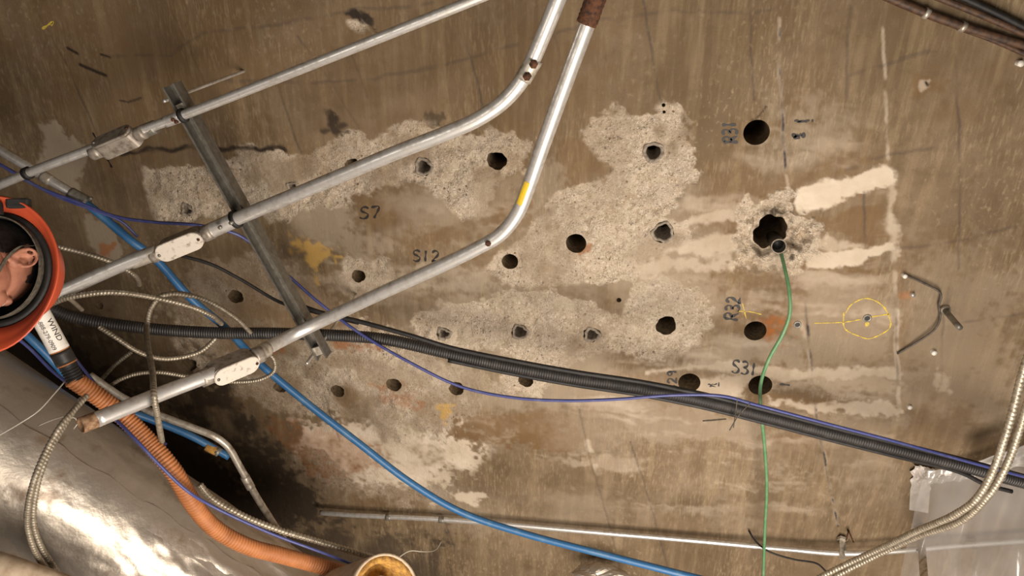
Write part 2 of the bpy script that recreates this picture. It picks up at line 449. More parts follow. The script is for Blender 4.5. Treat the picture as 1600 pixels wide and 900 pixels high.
chip = mx(
    poly_field([(225,278),(240,262),(300,265),(368,248),(380,228),(420,230),(470,245),(500,225),(540,210),(575,215),(600,203),(635,188),(680,195),(700,208),(760,215),(815,205),(832,225),(825,262),(800,270),(772,300),(745,340),(718,340),(690,318),(660,295),(640,285),(600,290),(570,305),(540,322),(500,325),(470,335),(430,345),(400,340),(330,335),(290,352),(250,345),(232,310)]),
    poly_field([(905,200),(925,178),(960,172),(1000,180),(1040,160),(1065,180),(1080,200),(1075,225),(1090,265),(1085,290),(1062,312),(1050,340),(1075,345),(1085,385),(1062,398),(1030,402),(995,432),(960,437),(900,442),(870,448),(820,448),(770,440),(745,425),(770,400),(805,385),(830,345),(858,335),(868,300),(890,288),(940,290),(950,265),(930,235),(912,215)]),
    poly_field([(640,512),(650,490),(700,472),(750,472),(790,455),(850,452),(880,470),(930,468),(970,492),(985,460),(1005,438),(1060,435),(1105,460),(1112,500),(1098,540),(1040,557),(980,555),(900,560),(880,580),(850,605),(840,622),(790,618),(780,590),(800,560),(760,545),(700,545),(660,535)]),
    poly_field([(1145,335),(1165,310),(1190,318),(1215,290),(1235,300),(1240,328),(1270,345),(1290,362),(1288,395),(1260,418),(1235,436),(1220,420),(1205,432),(1180,415),(1150,425),(1143,390),(1150,360)], .025),
    poly_field([(530,420),(545,400),(600,408),(618,440),(590,468),(550,472),(530,450)]) * .85,
    poly_field([(1020,168),(1035,155),(1060,170),(1065,180),(1040,182)], .008),
    poly_field([(545,38),(565,32),(582,50),(560,52)], .015),
    poly_field([(300,425),(420,400),(520,470),(640,540),(700,560),(790,600),(720,650),(690,690),(600,680),(480,655),(390,620),(310,570),(262,500)], .06, .03) * (.35 + .5 * sstep(-.15, .25, midN)),
    poly_field([(480,665),(600,655),(720,680),(770,760),(700,800),(560,790),(440,720)], .06, .03) * .45 * sstep(-.1, .3, midN),
)
white = mx(
    poly_field([(470,665),(560,668),(650,682),(700,676),(760,690),(745,718),(705,735),(690,762),(650,775),(600,772),(560,760),(520,722),(470,702)], .06, .03) * sstep(-.6, .05, midN + .25 * fineN),
    poly_field([(700,765),(740,768),(772,778),(735,788)], .02) * .8,
    poly_field([(1238,316),(1250,296),(1300,281),(1372,262),(1393,265),(1393,290),(1350,300),(1310,318),(1285,330),(1250,328)], .012, .006),
    poly_field([(1380,265),(1394,265),(1398,330),(1402,405),(1392,420),(1387,330)], .012) * .6,
    poly_field([(1255,402),(1300,388),(1370,385),(1398,378),(1398,394),(1352,403),(1352,416),(1260,422)], .012, .006) * .85,
    poly_field([(1310,375),(1345,378),(1350,386),(1260,392),(1262,378)], .012, .008) * .6,
    poly_field([(1010,578),(1150,564),(1180,577),(1270,574),(1400,576),(1405,588),(1300,592),(1200,594),(1190,582),(1150,584),(1060,578),(1010,585)], .012, .01) * .62,
    poly_field([(1090,590),(1170,588),(1165,620),(1130,628),(1080,622)], .02, .012) * .55,
    poly_field([(1195,622),(1260,628),(1330,632),(1395,628),(1408,650),(1370,655),(1290,645),(1200,632)], .02, .012) * .62,
    poly_field([(1040,350),(1090,340),(1150,325),(1150,345),(1090,355),(1050,360)], .015) * .6,
    poly_field([(1075,375),(1150,368),(1150,395),(1085,400),(1040,395)], .015) * .55,
    poly_field([(990,410),(1040,402),(1150,408),(1170,420),(1100,422),(1000,432)], .02) * .45,
    poly_field([(1180,395),(1230,400),(1232,432),(1205,425),(1180,425)], .02) * .5,
    poly_field([(1442,124),(1452,126),(1453,134),(1444,136)], .02, .008) * .45,
    poly_field([(1472,590),(1484,588),(1488,612),(1468,614)], .012, .008) * .4,
    poly_field([(1462,578),(1470,590),(1466,612),(1460,600)], .012, .008) * .4,
    poly_field([(860,470),(885,465),(895,490),(870,490)], .02, .02) * .4,
    poly_field([(1150,240),(1260,245),(1330,215),(1322,228),(1260,262),(1160,255)], .02, .03) * .3,
    smear([(1040,300),(1400,290),(1410,700),(1000,700),(900,640),(1040,420)], .42, off=3.0, lo=.0, hi=.6),
    smear([(640,640),(1000,640),(1400,700),(1300,800),(900,800)], .3, off=6.0, lo=.05, hi=.5),
    smear([(1190,130),(1370,170),(1340,300),(1150,300)], .35, off=1.0, lo=.0, hi=.5),
    smear([(480,330),(860,320),(760,470),(500,480)], .35, off=9.0, lo=.05, hi=.5),
    line_field([(1385,265),(1392,330),(1398,400),(1400,470),(1403,560),(1407,640)], .012, .01, .3) * .55,
    line_field([(1216,30),(1222,180),(1228,270),(1234,300)], .008, .006, .45) * .45,
    line_field([(1245,470),(1262,540),(1275,640),(1285,700),(1310,820)], .009, .01, .45) * .4,
    line_field([(1378,40),(1384,150),(1388,250)], .008, .008, .5) * .5,
    line_field([(920,690),(935,740)], .02, .02, .55) * .6,
    line_field([(985,690),(1005,750),(1022,810)], .012, .012, .6) * .3,
)
grey = mx(
    poly_field([(62,188),(85,180),(128,225),(135,262),(118,300),(62,268),(72,225)], .02) * .85,
    poly_field([(132,338),(170,345),(192,395),(205,440),(180,412),(140,385)], .02) * .7,
    poly_field([(222,268),(242,262),(248,330),(262,345),(245,345),(230,312)], .012) * .8,
    smear([(600,290),(1130,280),(1140,640),(600,640)], .55, .3, .18, off=23.0, lo=-.5, hi=.4),
    smear([(560,640),(1420,640),(1400,860),(700,830)], .35, .3, .25, off=27.0, lo=-.3, hi=.5),
    poly_field([(455,320),(545,320),(560,355),(600,395),(540,395),(460,360)], .04, .03) * .5,
    poly_field([(1200,160),(1300,170),(1335,200),(1320,228),(1240,222),(1190,180)], .05, .05) * .4,
    poly_field([(1240,165),(1285,172),(1285,205),(1245,212)], .03, .02) * .45,
    poly_field([(1080,540),(1180,520),(1260,530),(1260,570),(1080,570)], .04, .03) * .55,
    poly_field([(1240,440),(1330,440),(1400,470),(1400,570),(1260,570)], .04, .04) * .45,
    poly_field([(920,640),(1200,640),(1200,700),(1000,690)], .05, .04) * .5,
    poly_field([(1200,640),(1410,660),(1400,700),(1300,700)], .05, .04) * .35,
    poly_field([(860,330),(900,300),(870,250),(840,240),(830,330)], .03, .02) * .35,
    poly_field([(1420,380),(1600,420),(1600,660),(1420,640)], .1, .1) * .3,
)
brown = mx(
    poly_field([(690,645),(850,640),(912,690),(900,700),(800,690),(700,680)], .035, .008) * 1.15,
    poly_field([(690,330),(820,318),(805,345),(760,372),(640,405),(605,378),(640,345)], .04, .03) * .6,
    poly_field([(560,280),(640,282),(690,318),(600,345),(550,330)], .03, .02) * .45,
    poly_field([(1310,335),(1380,312),(1388,365),(1340,378),(1300,362)], .025, .012) * .75,
    poly_field([(1305,555),(1370,550),(1400,545),(1380,575),(1310,572)], .03, .02) * .6,
    poly_field([(1300,595),(1380,592),(1370,608),(1310,605)], .02, .01) * .6,
    poly_field([(1060,318),(1150,290),(1240,270),(1230,295),(1150,315),(1070,335)], .03, .02) * .5,
    poly_field([(1090,430),(1240,435),(1240,460),(1110,460)], .03, .02) * .4,
    poly_field([(870,220),(905,215),(945,265),(940,288),(880,285)], .03, .02) * .5,
    poly_field([(300,440),(560,470),(680,620),(560,640),(380,640),(270,560)], .08, .06) * .65 * sstep(-.3, .3, -midN),
    poly_field([(1230,300),(1300,250),(1390,245),(1370,262),(1290,280),(1250,295)], .03, .03) * .5,
    poly_field([(0,0),(450,0),(420,130),(250,230),(0,180)], .2, .2) * .5,  # light falling off towards the top left corner, painted in as brown
    poly_field([(450,0),(1000,0),(900,180),(500,210),(400,150)], .15, .15) * .3,
    smear([(1040,300),(1400,290),(1410,700),(1000,700),(900,640),(1040,420)], .6, off=13.0, lo=.0, hi=.4),
    smear([(560,280),(880,280),(760,470),(560,430)], .7, off=16.0, lo=-.1, hi=.35),
    smear([(300,180),(1100,150),(1150,300),(300,260)], .4, .12, .12, off=19.0),
    poly_field([(0,0),(1600,0),(1600,700),(0,700)], .1, .1) * .35 * sstep(.0, .5, fbm(X, Y, .22, 5, 31.)),
    poly_field([(1425,110),(1470,110),(1475,145),(1425,148)], .02, .015) * .7,
    poly_field([(1398,420),(1420,400),(1415,560),(1402,560)], .02, .03) * .8,  # shadow beside the ridge at the right, painted in as brown
    poly_field([(560,720),(620,745),(640,790),(560,800)], .06, .04) * .5,
)
rust = mx(
    poly_field([(1192,503),(1225,495),(1248,503),(1240,515),(1215,530),(1195,525)], .03, .014) * (.35 + .5 * sstep(-.2, .3, fineN + .5 * midN)),
    poly_field([(510,528),(600,536),(590,548),(520,548)], .03, .02) * .6,
    poly_field([(415,535),(450,530),(450,545),(420,550)], .03, .02) * .6,
    poly_field([(905,390),(920,385),(918,396),(908,398)], .01, .006) * .7,
    poly_field([(155,380),(178,378),(175,395),(160,398)], .012, .006) * .7,
    poly_field([(1405,455),(1425,455),(1422,468),(1405,468)], .01, .01) * .45,
    poly_field([(580,605),(640,615),(650,640),(590,630)], .04, .03) * .4,
    poly_field([(440,660),(560,690),(600,740),(480,740)], .08, .05) * .35,
)
yel = mx(
    poly_field([(455,370),(475,368),(525,380),(530,402),(500,410),(495,432),(485,420),(470,398)], .03, .012) * .75,
    poly_field([(675,632),(708,630),(700,645),(695,668),(688,662),(686,645)], .015, .008) * .7,
    poly_field([(490,428),(500,428),(498,445),(492,445)], .01) * .6,
)
soot_and_shade = mx(  # black marks on the concrete, plus shade painted dark around the duct
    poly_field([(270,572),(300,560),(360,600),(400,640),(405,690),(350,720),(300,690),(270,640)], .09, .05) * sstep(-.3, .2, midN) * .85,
    poly_field([(340,690),(420,680),(470,740),(520,800),(480,830),(400,820)], .08, .06) * .8,  # shade over the duct's upper edge, painted into the colour
    poly_field([(430,840),(560,835),(700,850),(700,960),(420,960)], .1, .08) * .7,  # shadow along the bottom border, painted into the colour
    poly_field([(-60,470),(70,500),(200,600),(330,700),(440,830),(470,960),(-200,960)], .05, .05) * .9,  # shadowed gap above the duct, painted dark on the ceiling
    poly_field([(80,490),(200,520),(250,600),(160,620),(100,560)], .08, .08) * .6,  # darker patch between the middle conduit and the duct
    line_field([(185,236),(240,236),(320,232),(445,233)], .014, .02, .2),
    line_field([(505,200),(540,196)], .02, .03, .2) * .8,
    poly_field([(508,180),(525,176),(540,210),(525,212)], .02, .01) * .9,
    poly_field([(541,23),(560,20),(586,28),(588,48),(572,40),(556,34)], .012, .006),
    line_field([(1447,128),(1450,133)], .006),
    line_field([(1172,186),(1192,168),(1196,166)], .005, .02, .2) * .8,
    line_field([(106,75),(122,84)], .008), line_field([(126,101),(150,112),(165,118)], .01),
    line_field([(158,85),(172,90)], .006), line_field([(186,157),(200,160),(220,152)], .006) * .8,
    poly_field([(668,182),(695,180),(700,200),(680,205)], .03, .01) * .6,
    poly_field([(440,385),(470,382),(470,400),(430,396)], .03, .01) * .4,
    poly_field([(1185,345),(1215,338),(1245,360),(1250,385),(1262,392),(1235,402),(1190,392)], .05, .014) * .85 * sstep(-.5, .2, fineN + midN),
)
# seams of the shuttering boards
seams = [[(60,25),(100,95),(140,185),(150,215)], [(270,25),(300,90),(318,130)], [(432,135),(470,240)], [(465,55),(520,135),(560,200)],
         [(545,80),(573,152)], [(715,15),(740,110),(755,175)], [(865,55),(880,110)], [(1003,-5),(1012,40),(1025,120),(1032,158)],
         [(1171,-5),(1178,155)], [(1330,10),(1323,60),(1322,110),(1328,220)], [(1494,85),(1500,220),(1500,330),(1498,420)],
         [(905,640),(922,720),(952,822),(968,885)], [(985,690),(1008,760),(1030,840),(1046,895)], [(690,805),(722,890)],
         [(1218,45),(1222,180),(1228,270)], [(1258,470),(1268,570),(1275,640),(1285,700),(1297,760),(1310,822)], [(1398,420),(1402,560),(1407,650)],
         [(1475,480),(1472,600)], [(1350,300),(1352,380)], [(500,600),(530,690)]]
chalk = [[(165,90),(270,85),(315,52),(400,42),(540,18),(680,6)], [(470,132),(600,120),(720,95),(800,70),(880,48),(950,30),(1050,18),(1170,22),(1240,5)],
         [(1325,118),(1400,95),(1488,72)], [(1320,265),(1400,240),(1492,226)], [(1392,392),(1500,375),(1600,352)], [(1495,505),(1600,487)], [(330,125),(480,128)]]
ln = np.zeros(len(X)); ridge = np.zeros(len(X))
for i, s in enumerate(seams):
    f = line_field(s, .0065, .006); ridge = np.maximum(ridge, f)
    ln = np.maximum(ln, f * (.3 if i in (11, 12, 13) else 0) * sstep(.1, .5, vnoise(X * 15, Y * 15)))
    ln = np.maximum(ln, f * (.06 + .42 * sstep(.3, .8, vnoise(X * 7, Y * 7 + i))))
for s in ([(1218,45),(1222,180),(1228,270)], [(1258,470),(1268,570),(1275,640),(1285,700),(1297,760),(1310,822)]):
    ln = np.maximum(ln, line_field(s, .007, .004, .62) * 1.0)
for s in chalk:
    ln = np.maximum(ln, line_field(s, .0085, .012, .35) * .32)

# holes drilled through the slab: (x, y, radius in px, roughness, depth in m)
HOLES = [(290,330,10,.25,.05),(456,293,8,.15,.1),(549,259,11,.15,.25),(661,262,14,.12,.2),(776,252,15,.12,.25),(1021,239,16,.05,.25),
         (1182,207,20,.0,.3),(559,433,11,.1,.25),(796,411,13,.03,.3),(900,381,16,.03,.3),(1036,364,17,.12,.3),(1206,367,26,.2,.3),
         (368,464,12,.12,.2),(155,477,7,.15,.15),(693,523,11,.15,.2),(812,520,13,.1,.22),(925,524,13,.2,.22),(1041,511,16,.1,.3),
         (1180,517,17,.0,.3),(527,612,11,.08,.25),(615,602,12,.08,.25),(713,608,12,.1,.25),(821,597,12,.08,.25),(1077,598,17,.0,.3),
         (1188,602,18,.0,.3),(295,571,12,.2,.2),(437,606,10,.12,.2),(967,469,4,.0,.1),(1037,165,3,.0,.08),(1038,176,2.6,.0,.08)]
chip = chip * (.62 + .38 * sstep(-.35, .15, fbm(X, Y, .16, 5, 51.) + .3 * fineN)) * (1 - .75 * sstep(.22, .5, fbm(X, Y, .25, 5, 57.)))
white = np.maximum(white, .55 * chip * sstep(.12, .5, fbm(X, Y, .2, 5, 61.)))
dz = chip * (.010 + .008 * fbm(X, Y, .09, 3, 9.1) + .011 * fbm(X, Y, .03, 4, 4.2)) + white * .0015 * fbm(X, Y, .03, 3, 7.7)
hole4 = poly_field([(1175,350),(1205,335),(1245,350),(1262,385),(1235,400),(1190,400)], .035, .03)
dz = dz + .035 * hole4 * (1 + .8 * fbm(X, Y, .05, 3, 6.6)) + .034 * poly_field([(1150,330),(1235,300),(1285,375),(1240,425),(1150,420)], .03, .03) * fbm(X, Y, .04, 4, 12.6)
dz = dz + ridge * .0018 + .0008 * midN + .0012 * np.clip(soot_and_shade, 0, 1) * fineN
hole_info = []
inside = np.zeros(len(X), bool)
snap = []
for k, (px, py, rp, rg, dep) in enumerate(HOLES):
    c = at(px, py); r = rp / pxm(px, py)
    ph = RNG.random(4) * 6.28
    rad = lambda th, r=r, rg=rg, ph=ph: r * (1 + rg * (.5 * np.sin(2 * th + ph[0]) + .35 * np.sin(3 * th + ph[1]) + .3 * np.sin(5 * th + ph[2]) + .2 * np.sin(9 * th + ph[3])))
    dx, dy = X - c.x, Y - c.y
    near = np.where((abs(dx) < 2 * r + .03) & (abs(dy) < 2 * r + .03))[0]
    D = np.hypot(dx[near], dy[near]); TH = np.arctan2(dy[near], dx[near]); RR = rad(TH)
    ring = (D > RR * .9) & (D < RR + .012)
    z0 = float(dz[near][ring].mean()) if ring.any() else 0.0
    w = sstep(RR + .02, RR + .006, D)
    dz[near] = dz[near] * (1 - w) + z0 * w
    hole_info.append((c, r, rad, z0, dep, rg))
    snap.append((near, D, TH, RR, c))

ii, jj = np.meshgrid(np.arange(NXg - 1), np.arange(NYg - 1), indexing='ij')
q0 = (ii * NYg + jj).ravel()
quads = np.stack([q0, q0 + 1, q0 + NYg + 1, q0 + NYg], 1)      # faces look down
cxq = X[quads].mean(1); cyq = Y[quads].mean(1)
keep = np.ones(len(quads), bool)
PX, PY = X.copy(), Y.copy()
for (near, D, TH, RR, c), (cc, r, rad, z0, dep, rg) in zip(snap, hole_info):
    fs = np.where((abs(cxq - c.x) < r * 1.6 + .01) & (abs(cyq - c.y) < r * 1.6 + .01))[0]
    d = np.hypot(cxq[fs] - c.x, cyq[fs] - c.y); th = np.arctan2(cyq[fs] - c.y, cxq[fs] - c.x)
    dead = fs[d < rad(th)]
    keep[dead] = False
    live = fs[d >= rad(th)]
    bv = np.intersect1d(np.unique(quads[dead]), np.unique(quads[live]))
    th = np.arctan2(Y[bv] - c.y, X[bv] - c.x); rr = rad(th)
    PX[bv] = c.x + rr * np.cos(th); PY[bv] = c.y + rr * np.sin(th); dz[bv] = z0
quads = quads[keep]
me = bpy.data.meshes.new('ceiling')
me.vertices.add(len(X)); me.vertices.foreach_set('co', np.stack([PX, PY, CZ + dz], 1).astype(np.float32).ravel())
me.loops.add(quads.size); me.loops.foreach_set('vertex_index', quads.astype(np.int32).ravel())
me.polygons.add(len(quads))
me.polygons.foreach_set('loop_start', np.arange(0, quads.size, 4, dtype=np.int32))
me.update(calc_edges=True)
for nm, ch in (('wear_a', (chip, white, grey, ln)), ('wear_shade_b', (brown, rust, yel, soot_and_shade))):
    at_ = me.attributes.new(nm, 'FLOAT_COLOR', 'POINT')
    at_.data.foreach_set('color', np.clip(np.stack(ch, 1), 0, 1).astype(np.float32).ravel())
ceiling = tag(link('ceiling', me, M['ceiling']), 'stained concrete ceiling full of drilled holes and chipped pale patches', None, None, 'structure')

for k, (c, r, rad, z0, dep, rg) in enumerate(hole_info):
    seg = 40; V = []; Fc = []
    for q, (zz, sc) in enumerate(((0, 1.0), (.012, .985), (.05, .97), (dep, .96))):
        for a in range(seg):
            th = 2 * math.pi * a / seg; rr = float(rad(np.array(th))) * sc
            V.append((c.x + rr * math.cos(th), c.y + rr * math.sin(th), CZ + z0 + zz + (.003 * math.sin(5 * th + k) if q == 3 else 0)))
    for q in range(3):
        for a in range(seg):
            b = (a + 1) % seg
            Fc.append((q * seg + a, (q + 1) * seg + a, (q + 1) * seg + b, q * seg + b))
    Fc.append([3 * seg + a for a in range(seg)])
    link('drilled_hole', mesh_np('drilled_hole', V, Fc), M['core'], ceiling)
def sleeve(px, py, ro, ri, drop=.002, rg=.06, m='sleeve'):
    c = at(px, py); s = pxm(px, py); ro /= s; ri /= s; k = int(px)
    z0 = min(hole_info, key=lambda h: (h[0] - c).length)[3]
    V = []; Fc = []; seg = 28
    prof = ((ro, .02), (ro, -drop), (ro * .94, -drop - .002), (ri * 1.05, -drop), (ri, .003), (ri * .97, .12))
    for q, (rr, zz) in enumerate(prof):
        for a in range(seg):
            th = 2 * math.pi * a / seg; g = 1 + rg * math.sin(3 * th + k) + rg * .6 * math.sin(7 * th + k * 2)
            V.append((c.x + rr * g * math.cos(th), c.y + rr * g * math.sin(th), CZ + z0 + zz + .002 * math.sin(4 * th + k)))
    for q in range(len(prof) - 1):
        for a in range(seg):
            b = (a + 1) % seg; Fc.append((q * seg + a, q * seg + b, (q + 1) * seg + b, (q + 1) * seg + a))
    return link('hole_sleeve', mesh_np('hole_sleeve', V, Fc), M[m], ceiling)
sleeve(1021, 239, 17, 11); sleeve(661, 262, 15, 9.5, rg=.1); sleeve(925, 524, 13, 8, rg=.12); sleeve(812, 520, 13.5, 9, rg=.12)
sleeve(1036, 364, 17.5, 12.5, rg=.1); sleeve(693, 523, 11.5, 6.5, rg=.2); sleeve(290, 330, 11, 6, rg=.2); sleeve(456, 293, 9, 5, rg=.15)

# writing with a marker pen: strokes in a unit box, laid flat under the ceiling
GL = {'R': [[(0, 0), (.05, 1)], [(.05, 1), (.45, .98), (.6, .78), (.4, .55), (.04, .5)], [(.25, .52), (.65, 0)]],
      'S': [[(.6, .85), (.4, 1), (.12, .92), (.1, .68), (.35, .52), (.58, .35), (.5, .08), (.25, 0), (0, .12)]],
      '3': [[(.05, .9), (.3, 1), (.55, .85), (.45, .6), (.22, .52), (.5, .42), (.6, .2), (.35, 0), (.02, .08)]],
      '1': [[(.25, 0), (.3, 1)]],
      '2': [[(.05, .8), (.25, 1), (.52, .88), (.5, .6), (.2, .25), (.02, .03), (.3, .08), (.62, .02)]],
      '9': [[(.5, .75), (.35, .98), (.1, .85), (.12, .6), (.38, .55), (.52, .8), (.5, .4), (.4, 0)]],
      '7': [[(0, .95), (.55, 1), (.25, 0)]],
      'smudge': [[(0, .5), (.1, .6), (.2, .4), (.3, .6), (.45, .5), (.6, .7)], [(.1, .2), (.3, .3), (.5, .15)], [(.7, .2), (.72, .9)]]}
def ribbon_bm(bm, P, w, thick=.0015):
    C, s = smooth_path(P, .004)
    T = np.gradient(C, axis=0); T /= np.linalg.norm(T, axis=1)[:, None] + 1e-9
    Nn = np.stack([-T[:, 1], T[:, 0], 0 * T[:, 0]], 1)
    prev = None
    for i in range(len(C)):
        ww = w * (.8 + .35 * math.sin(i * .7)) * (.6 if i in (0, len(C) - 1) else 1)
        a = [bm.verts.new(C[i] + Nn[i] * ww / 2), bm.verts.new(C[i] - Nn[i] * ww / 2)]
        a += [bm.verts.new(v.co + Vector((0, 0, thick))) for v in a]
        if prev:
            bm.faces.new((prev[0], a[0], a[1], prev[1])); bm.faces.new((prev[2], prev[3], a[3], a[2]))
            bm.faces.new((prev[0], prev[2], a[2], a[0])); bm.faces.new((prev[1], a[1], a[3], prev[3]))
        prev = a
def writing(txt, o, right, up, w=.006, m='ink', z=-.0012, name='handwriting', gap=.78):
    """o: lower-left corner of the text; right / up: vectors for one letter, all measured in px"""
    bm = bmesh.new()
    for i, ch in enumerate(txt):
        for st in GL[ch]:
            P = []
            for u, v in st:
                u += i * gap
                p = at(o[0] + right[0] * u + up[0] * v, o[1] + right[1] * u + up[1] * v)
                P.append((p.x, p.y, CZ + z))
            ribbon_bm(bm, P, w)
    return bm_obj(name, bm, M[m], ceiling)
writing('R31', (1153, 222), (-1.5, -15), (-22, 1), .010)
writing('R32', (1153, 500), (2, -16), (-21, -2), .010)
writing('S29', (1058, 611), (-.5, -15), (-14, .5), .008)
writing('S31', (1143, 582), (18, 2.5), (2, -20), .009)
writing('S12', (645, 408), (19, .5), (0, -17), .008)
writing('S7', (562, 342), (22, -1), (1, -18), .008)
writing(['smudge'], (1237, 218), (26, 0), (0, -12), .012)
writing(['smudge'], (1241, 192), (40, 0), (0, -6), .006)
writing(['smudge'], (1106, 606), (24, 0), (0, -10), .005)
def stroke(L, w, m, name='chalk_mark', z=-.0012, parent=None):
    bm = bmesh.new(); ribbon_bm(bm, [(p.x, p.y, CZ + z) for p in pts(L, CEIL)], w)
    return bm_obj(name, bm, M[m], parent or ceiling)
stroke([(1318,488),(1320,513),(1345,526),(1358,529),(1390,512),(1388,492),(1376,475),(1352,466),(1330,476),(1321,489)], .005, 'inkyellow')
stroke([(1272,505),(1320,503),(1345,499)], .004, 'inkyellow'); stroke([(1362,495),(1392,490)], .005, 'inkyellow')
stroke([(1355,503),(1354,510)], .012, 'inkyellow')
stroke([(1154,486),(1172,487),(1190,491)], .004, 'inkyellow'); stroke([(1160,474),(1166,498)], .004, 'inkyellow')
stroke([(1218,600),(1234,602)], .009, 'ink'); stroke([(66,45),(84,34),(80,40)], .008, 'inkyellow')
stroke([(165,245),(170,252),(175,262)], .008, 'ink'); stroke([(145,207),(152,220)], .006, 'ink')

# small anchors in the slab
def anchor(px, py, ro, label, depth=.012, m='zinc'):
    t = thing('drop_in_anchor', at(px, py), label, 'anchor')
    c = at(px, py); s = pxm(px, py); r = ro / s
    prof = ((r, 0), (r, -depth * .3), (r * .8, -depth * .3), (r * .55, -depth * .2), (r * .5, .03))
    V = []; Fc = []; seg = 20
    for rr, zz in prof:
        for a in range(seg):
            th = 2 * math.pi * a / seg; V.append((c.x + rr * math.cos(th), c.y + rr * math.sin(th), CZ + zz))
    for q in range(len(prof) - 1):
        for a in range(seg):
            b = (a + 1) % seg; Fc.append((q * seg + a, q * seg + b, (q + 1) * seg + b, (q + 1) * seg + a))
    link('collar', mesh_np('collar', V, Fc), M[m], t)
    link('socket', mesh_np('socket', [V[3 * seg + a] for a in range(seg)] , [list(range(seg))]), M['ink'], t, False)
    return t
anchor(1355, 497, 6.5, 'steel drop-in anchor in the middle of the yellow crayon circle')
anchor(1246, 507, 6, 'steel drop-in anchor at the tip of the rust stain beside the hole marked R32')
def stud(px, py, rp, L, label, m='whitelabel', name='bolt_head'):
    c = at(px, py); r = rp / pxm(px, py)
    o = tube(name, [(c.x, c.y, CZ + .004), (c.x + .002, c.y, CZ - L)], r, M[m], None, step=L / 3, seg=8)
    return tag(o, label, 'bolt')
stud(1590, 98, 5, .02, 'pale bolt head below the brown pipes at the right border')
stud(1424, 459, 3.5, .015, 'small bright stud beside the red mark on the concrete', 'galv')
stud(1457, 549, 4, .015, 'pale stud right of the straight end of the bent grey wire')
stud(1420, 635, 3.5, .01, 'tiny pale stud above the black bundle near the right end of the white streaks')

# ================================================================== rest of the room
def slab(name, lo, hi):
    bm = bmesh.new()
    c = [(a + b) / 2 for a, b in zip(lo, hi)]
    box_bm(bm, Vector(c), *(b - a for a, b in zip(lo, hi)))
    return tag(bm_obj(name, bm, M['room']), None, None, None, 'structure')
slab('floor', (RX[0], RY[0], -.1), (RX[1], RY[1], 0))
slab('wall_left', (RX[0] - .1, RY[0], 0), (RX[0], RY[1], CZ)); slab('wall_right', (RX[1], RY[0], 0), (RX[1] + .1, RY[1], CZ))
slab('wall_back', (RX[0], RY[0] - .1, 0), (RX[1], RY[0], CZ)); slab('wall_front', (RX[0], RY[1], 0), (RX[1], RY[1] + .1, CZ))

# ================================================================== conduits on the strut
STRUT_H = 1.97
def frame_at(p, q):
    u = (Vector(q) - Vector(p)).normalized(); d = Vector((0, 0, -1)); d = (d - u * d.dot(u)).normalized()
    w = d.cross(u).normalized()
    return u, w, d
def capsule(bm, c, u, w, d, L, W, h0, h1, seg=10, bev=.0):
    """stadium outline in (u, w), from h0 to h1 along d"""
    P = []
    R = W / 2
    for k in range(seg + 1):
        a = -math.pi / 2 + math.pi * k / seg; P.append((L / 2 - R + R * math.cos(a), R * math.sin(a)))
    for k in range(seg + 1):
        a = math.pi / 2 + math.pi * k / seg; P.append((-L / 2 + R + R * math.cos(a), R * math.sin(a)))
    rings = [(1, h0), (1, h1 - bev), (1 - bev / R if bev else 1, h1)] if bev else [(1, h0), (1, h1)]
    VV = []
    for sc, h in rings:
        VV.append([bm.verts.new(c + u * x * (1 - (1 - sc) * .4) + w * y * sc + d * h) for x, y in P])
    n = len(P)
    for A, B in zip(VV[:-1], VV[1:]):
        for k in range(n): bm.faces.new((A[k], A[(k + 1) % n], B[(k + 1) % n], B[k]))
    bm.faces.new(VV[0][::-1]); bm.faces.new(VV[-1])
def conduit_body(c, p, q, L, W, deep, parent, flip=0.0, cover='whitecover'):
    u, w, d = frame_at(p, q)
    if flip:
        rot = Matrix.Rotation(flip, 3, u); w = rot @ w; d = rot @ d
    bm = bmesh.new(); capsule(bm, c, u, w, d, L, W, -deep * .5, deep * .5, bev=.004)
    b = bm_obj('conduit_body', bm, M['bodygrey'], parent, smooth=False)
    bm = bmesh.new(); capsule(bm, c, u, w, d, L * .98, W * 1.06, deep * .5, deep * .5 + .006, bev=.002)
    cv = bm_obj('cover', bm, M[cover], b)
    for s in (-1, 1):
        o = c + u * s * (L * .42)
        tube('cover_screw', [o + d * (deep * .5), o + d * (deep * .5 + .009)], .0045, M['rust' if s > 0 else 'zinc'], b, step=.005, seg=8)
        e = c + u * s * (L * .5 - .004)
        tube('hub', [e, e + u * s * .028], W * .46, M['bodygrey'], b, step=.01, seg=16)
    return b
def band(name, P0, P1, r, m, parent, **k):
    return tube(name, [P0, P1], r, M[m], parent, step=.01, seg=18, **k)
def lerp(a, b, t): return a + (b - a) * t

def conduit(label, way, r, m='galv'):
    P = pts(way)
    t = thing('electrical_conduit', P[0], label, 'conduit')
    tube('pipe', P, r, M[m], t, step=.015, seg=20, hollow=.85)
    return t, P
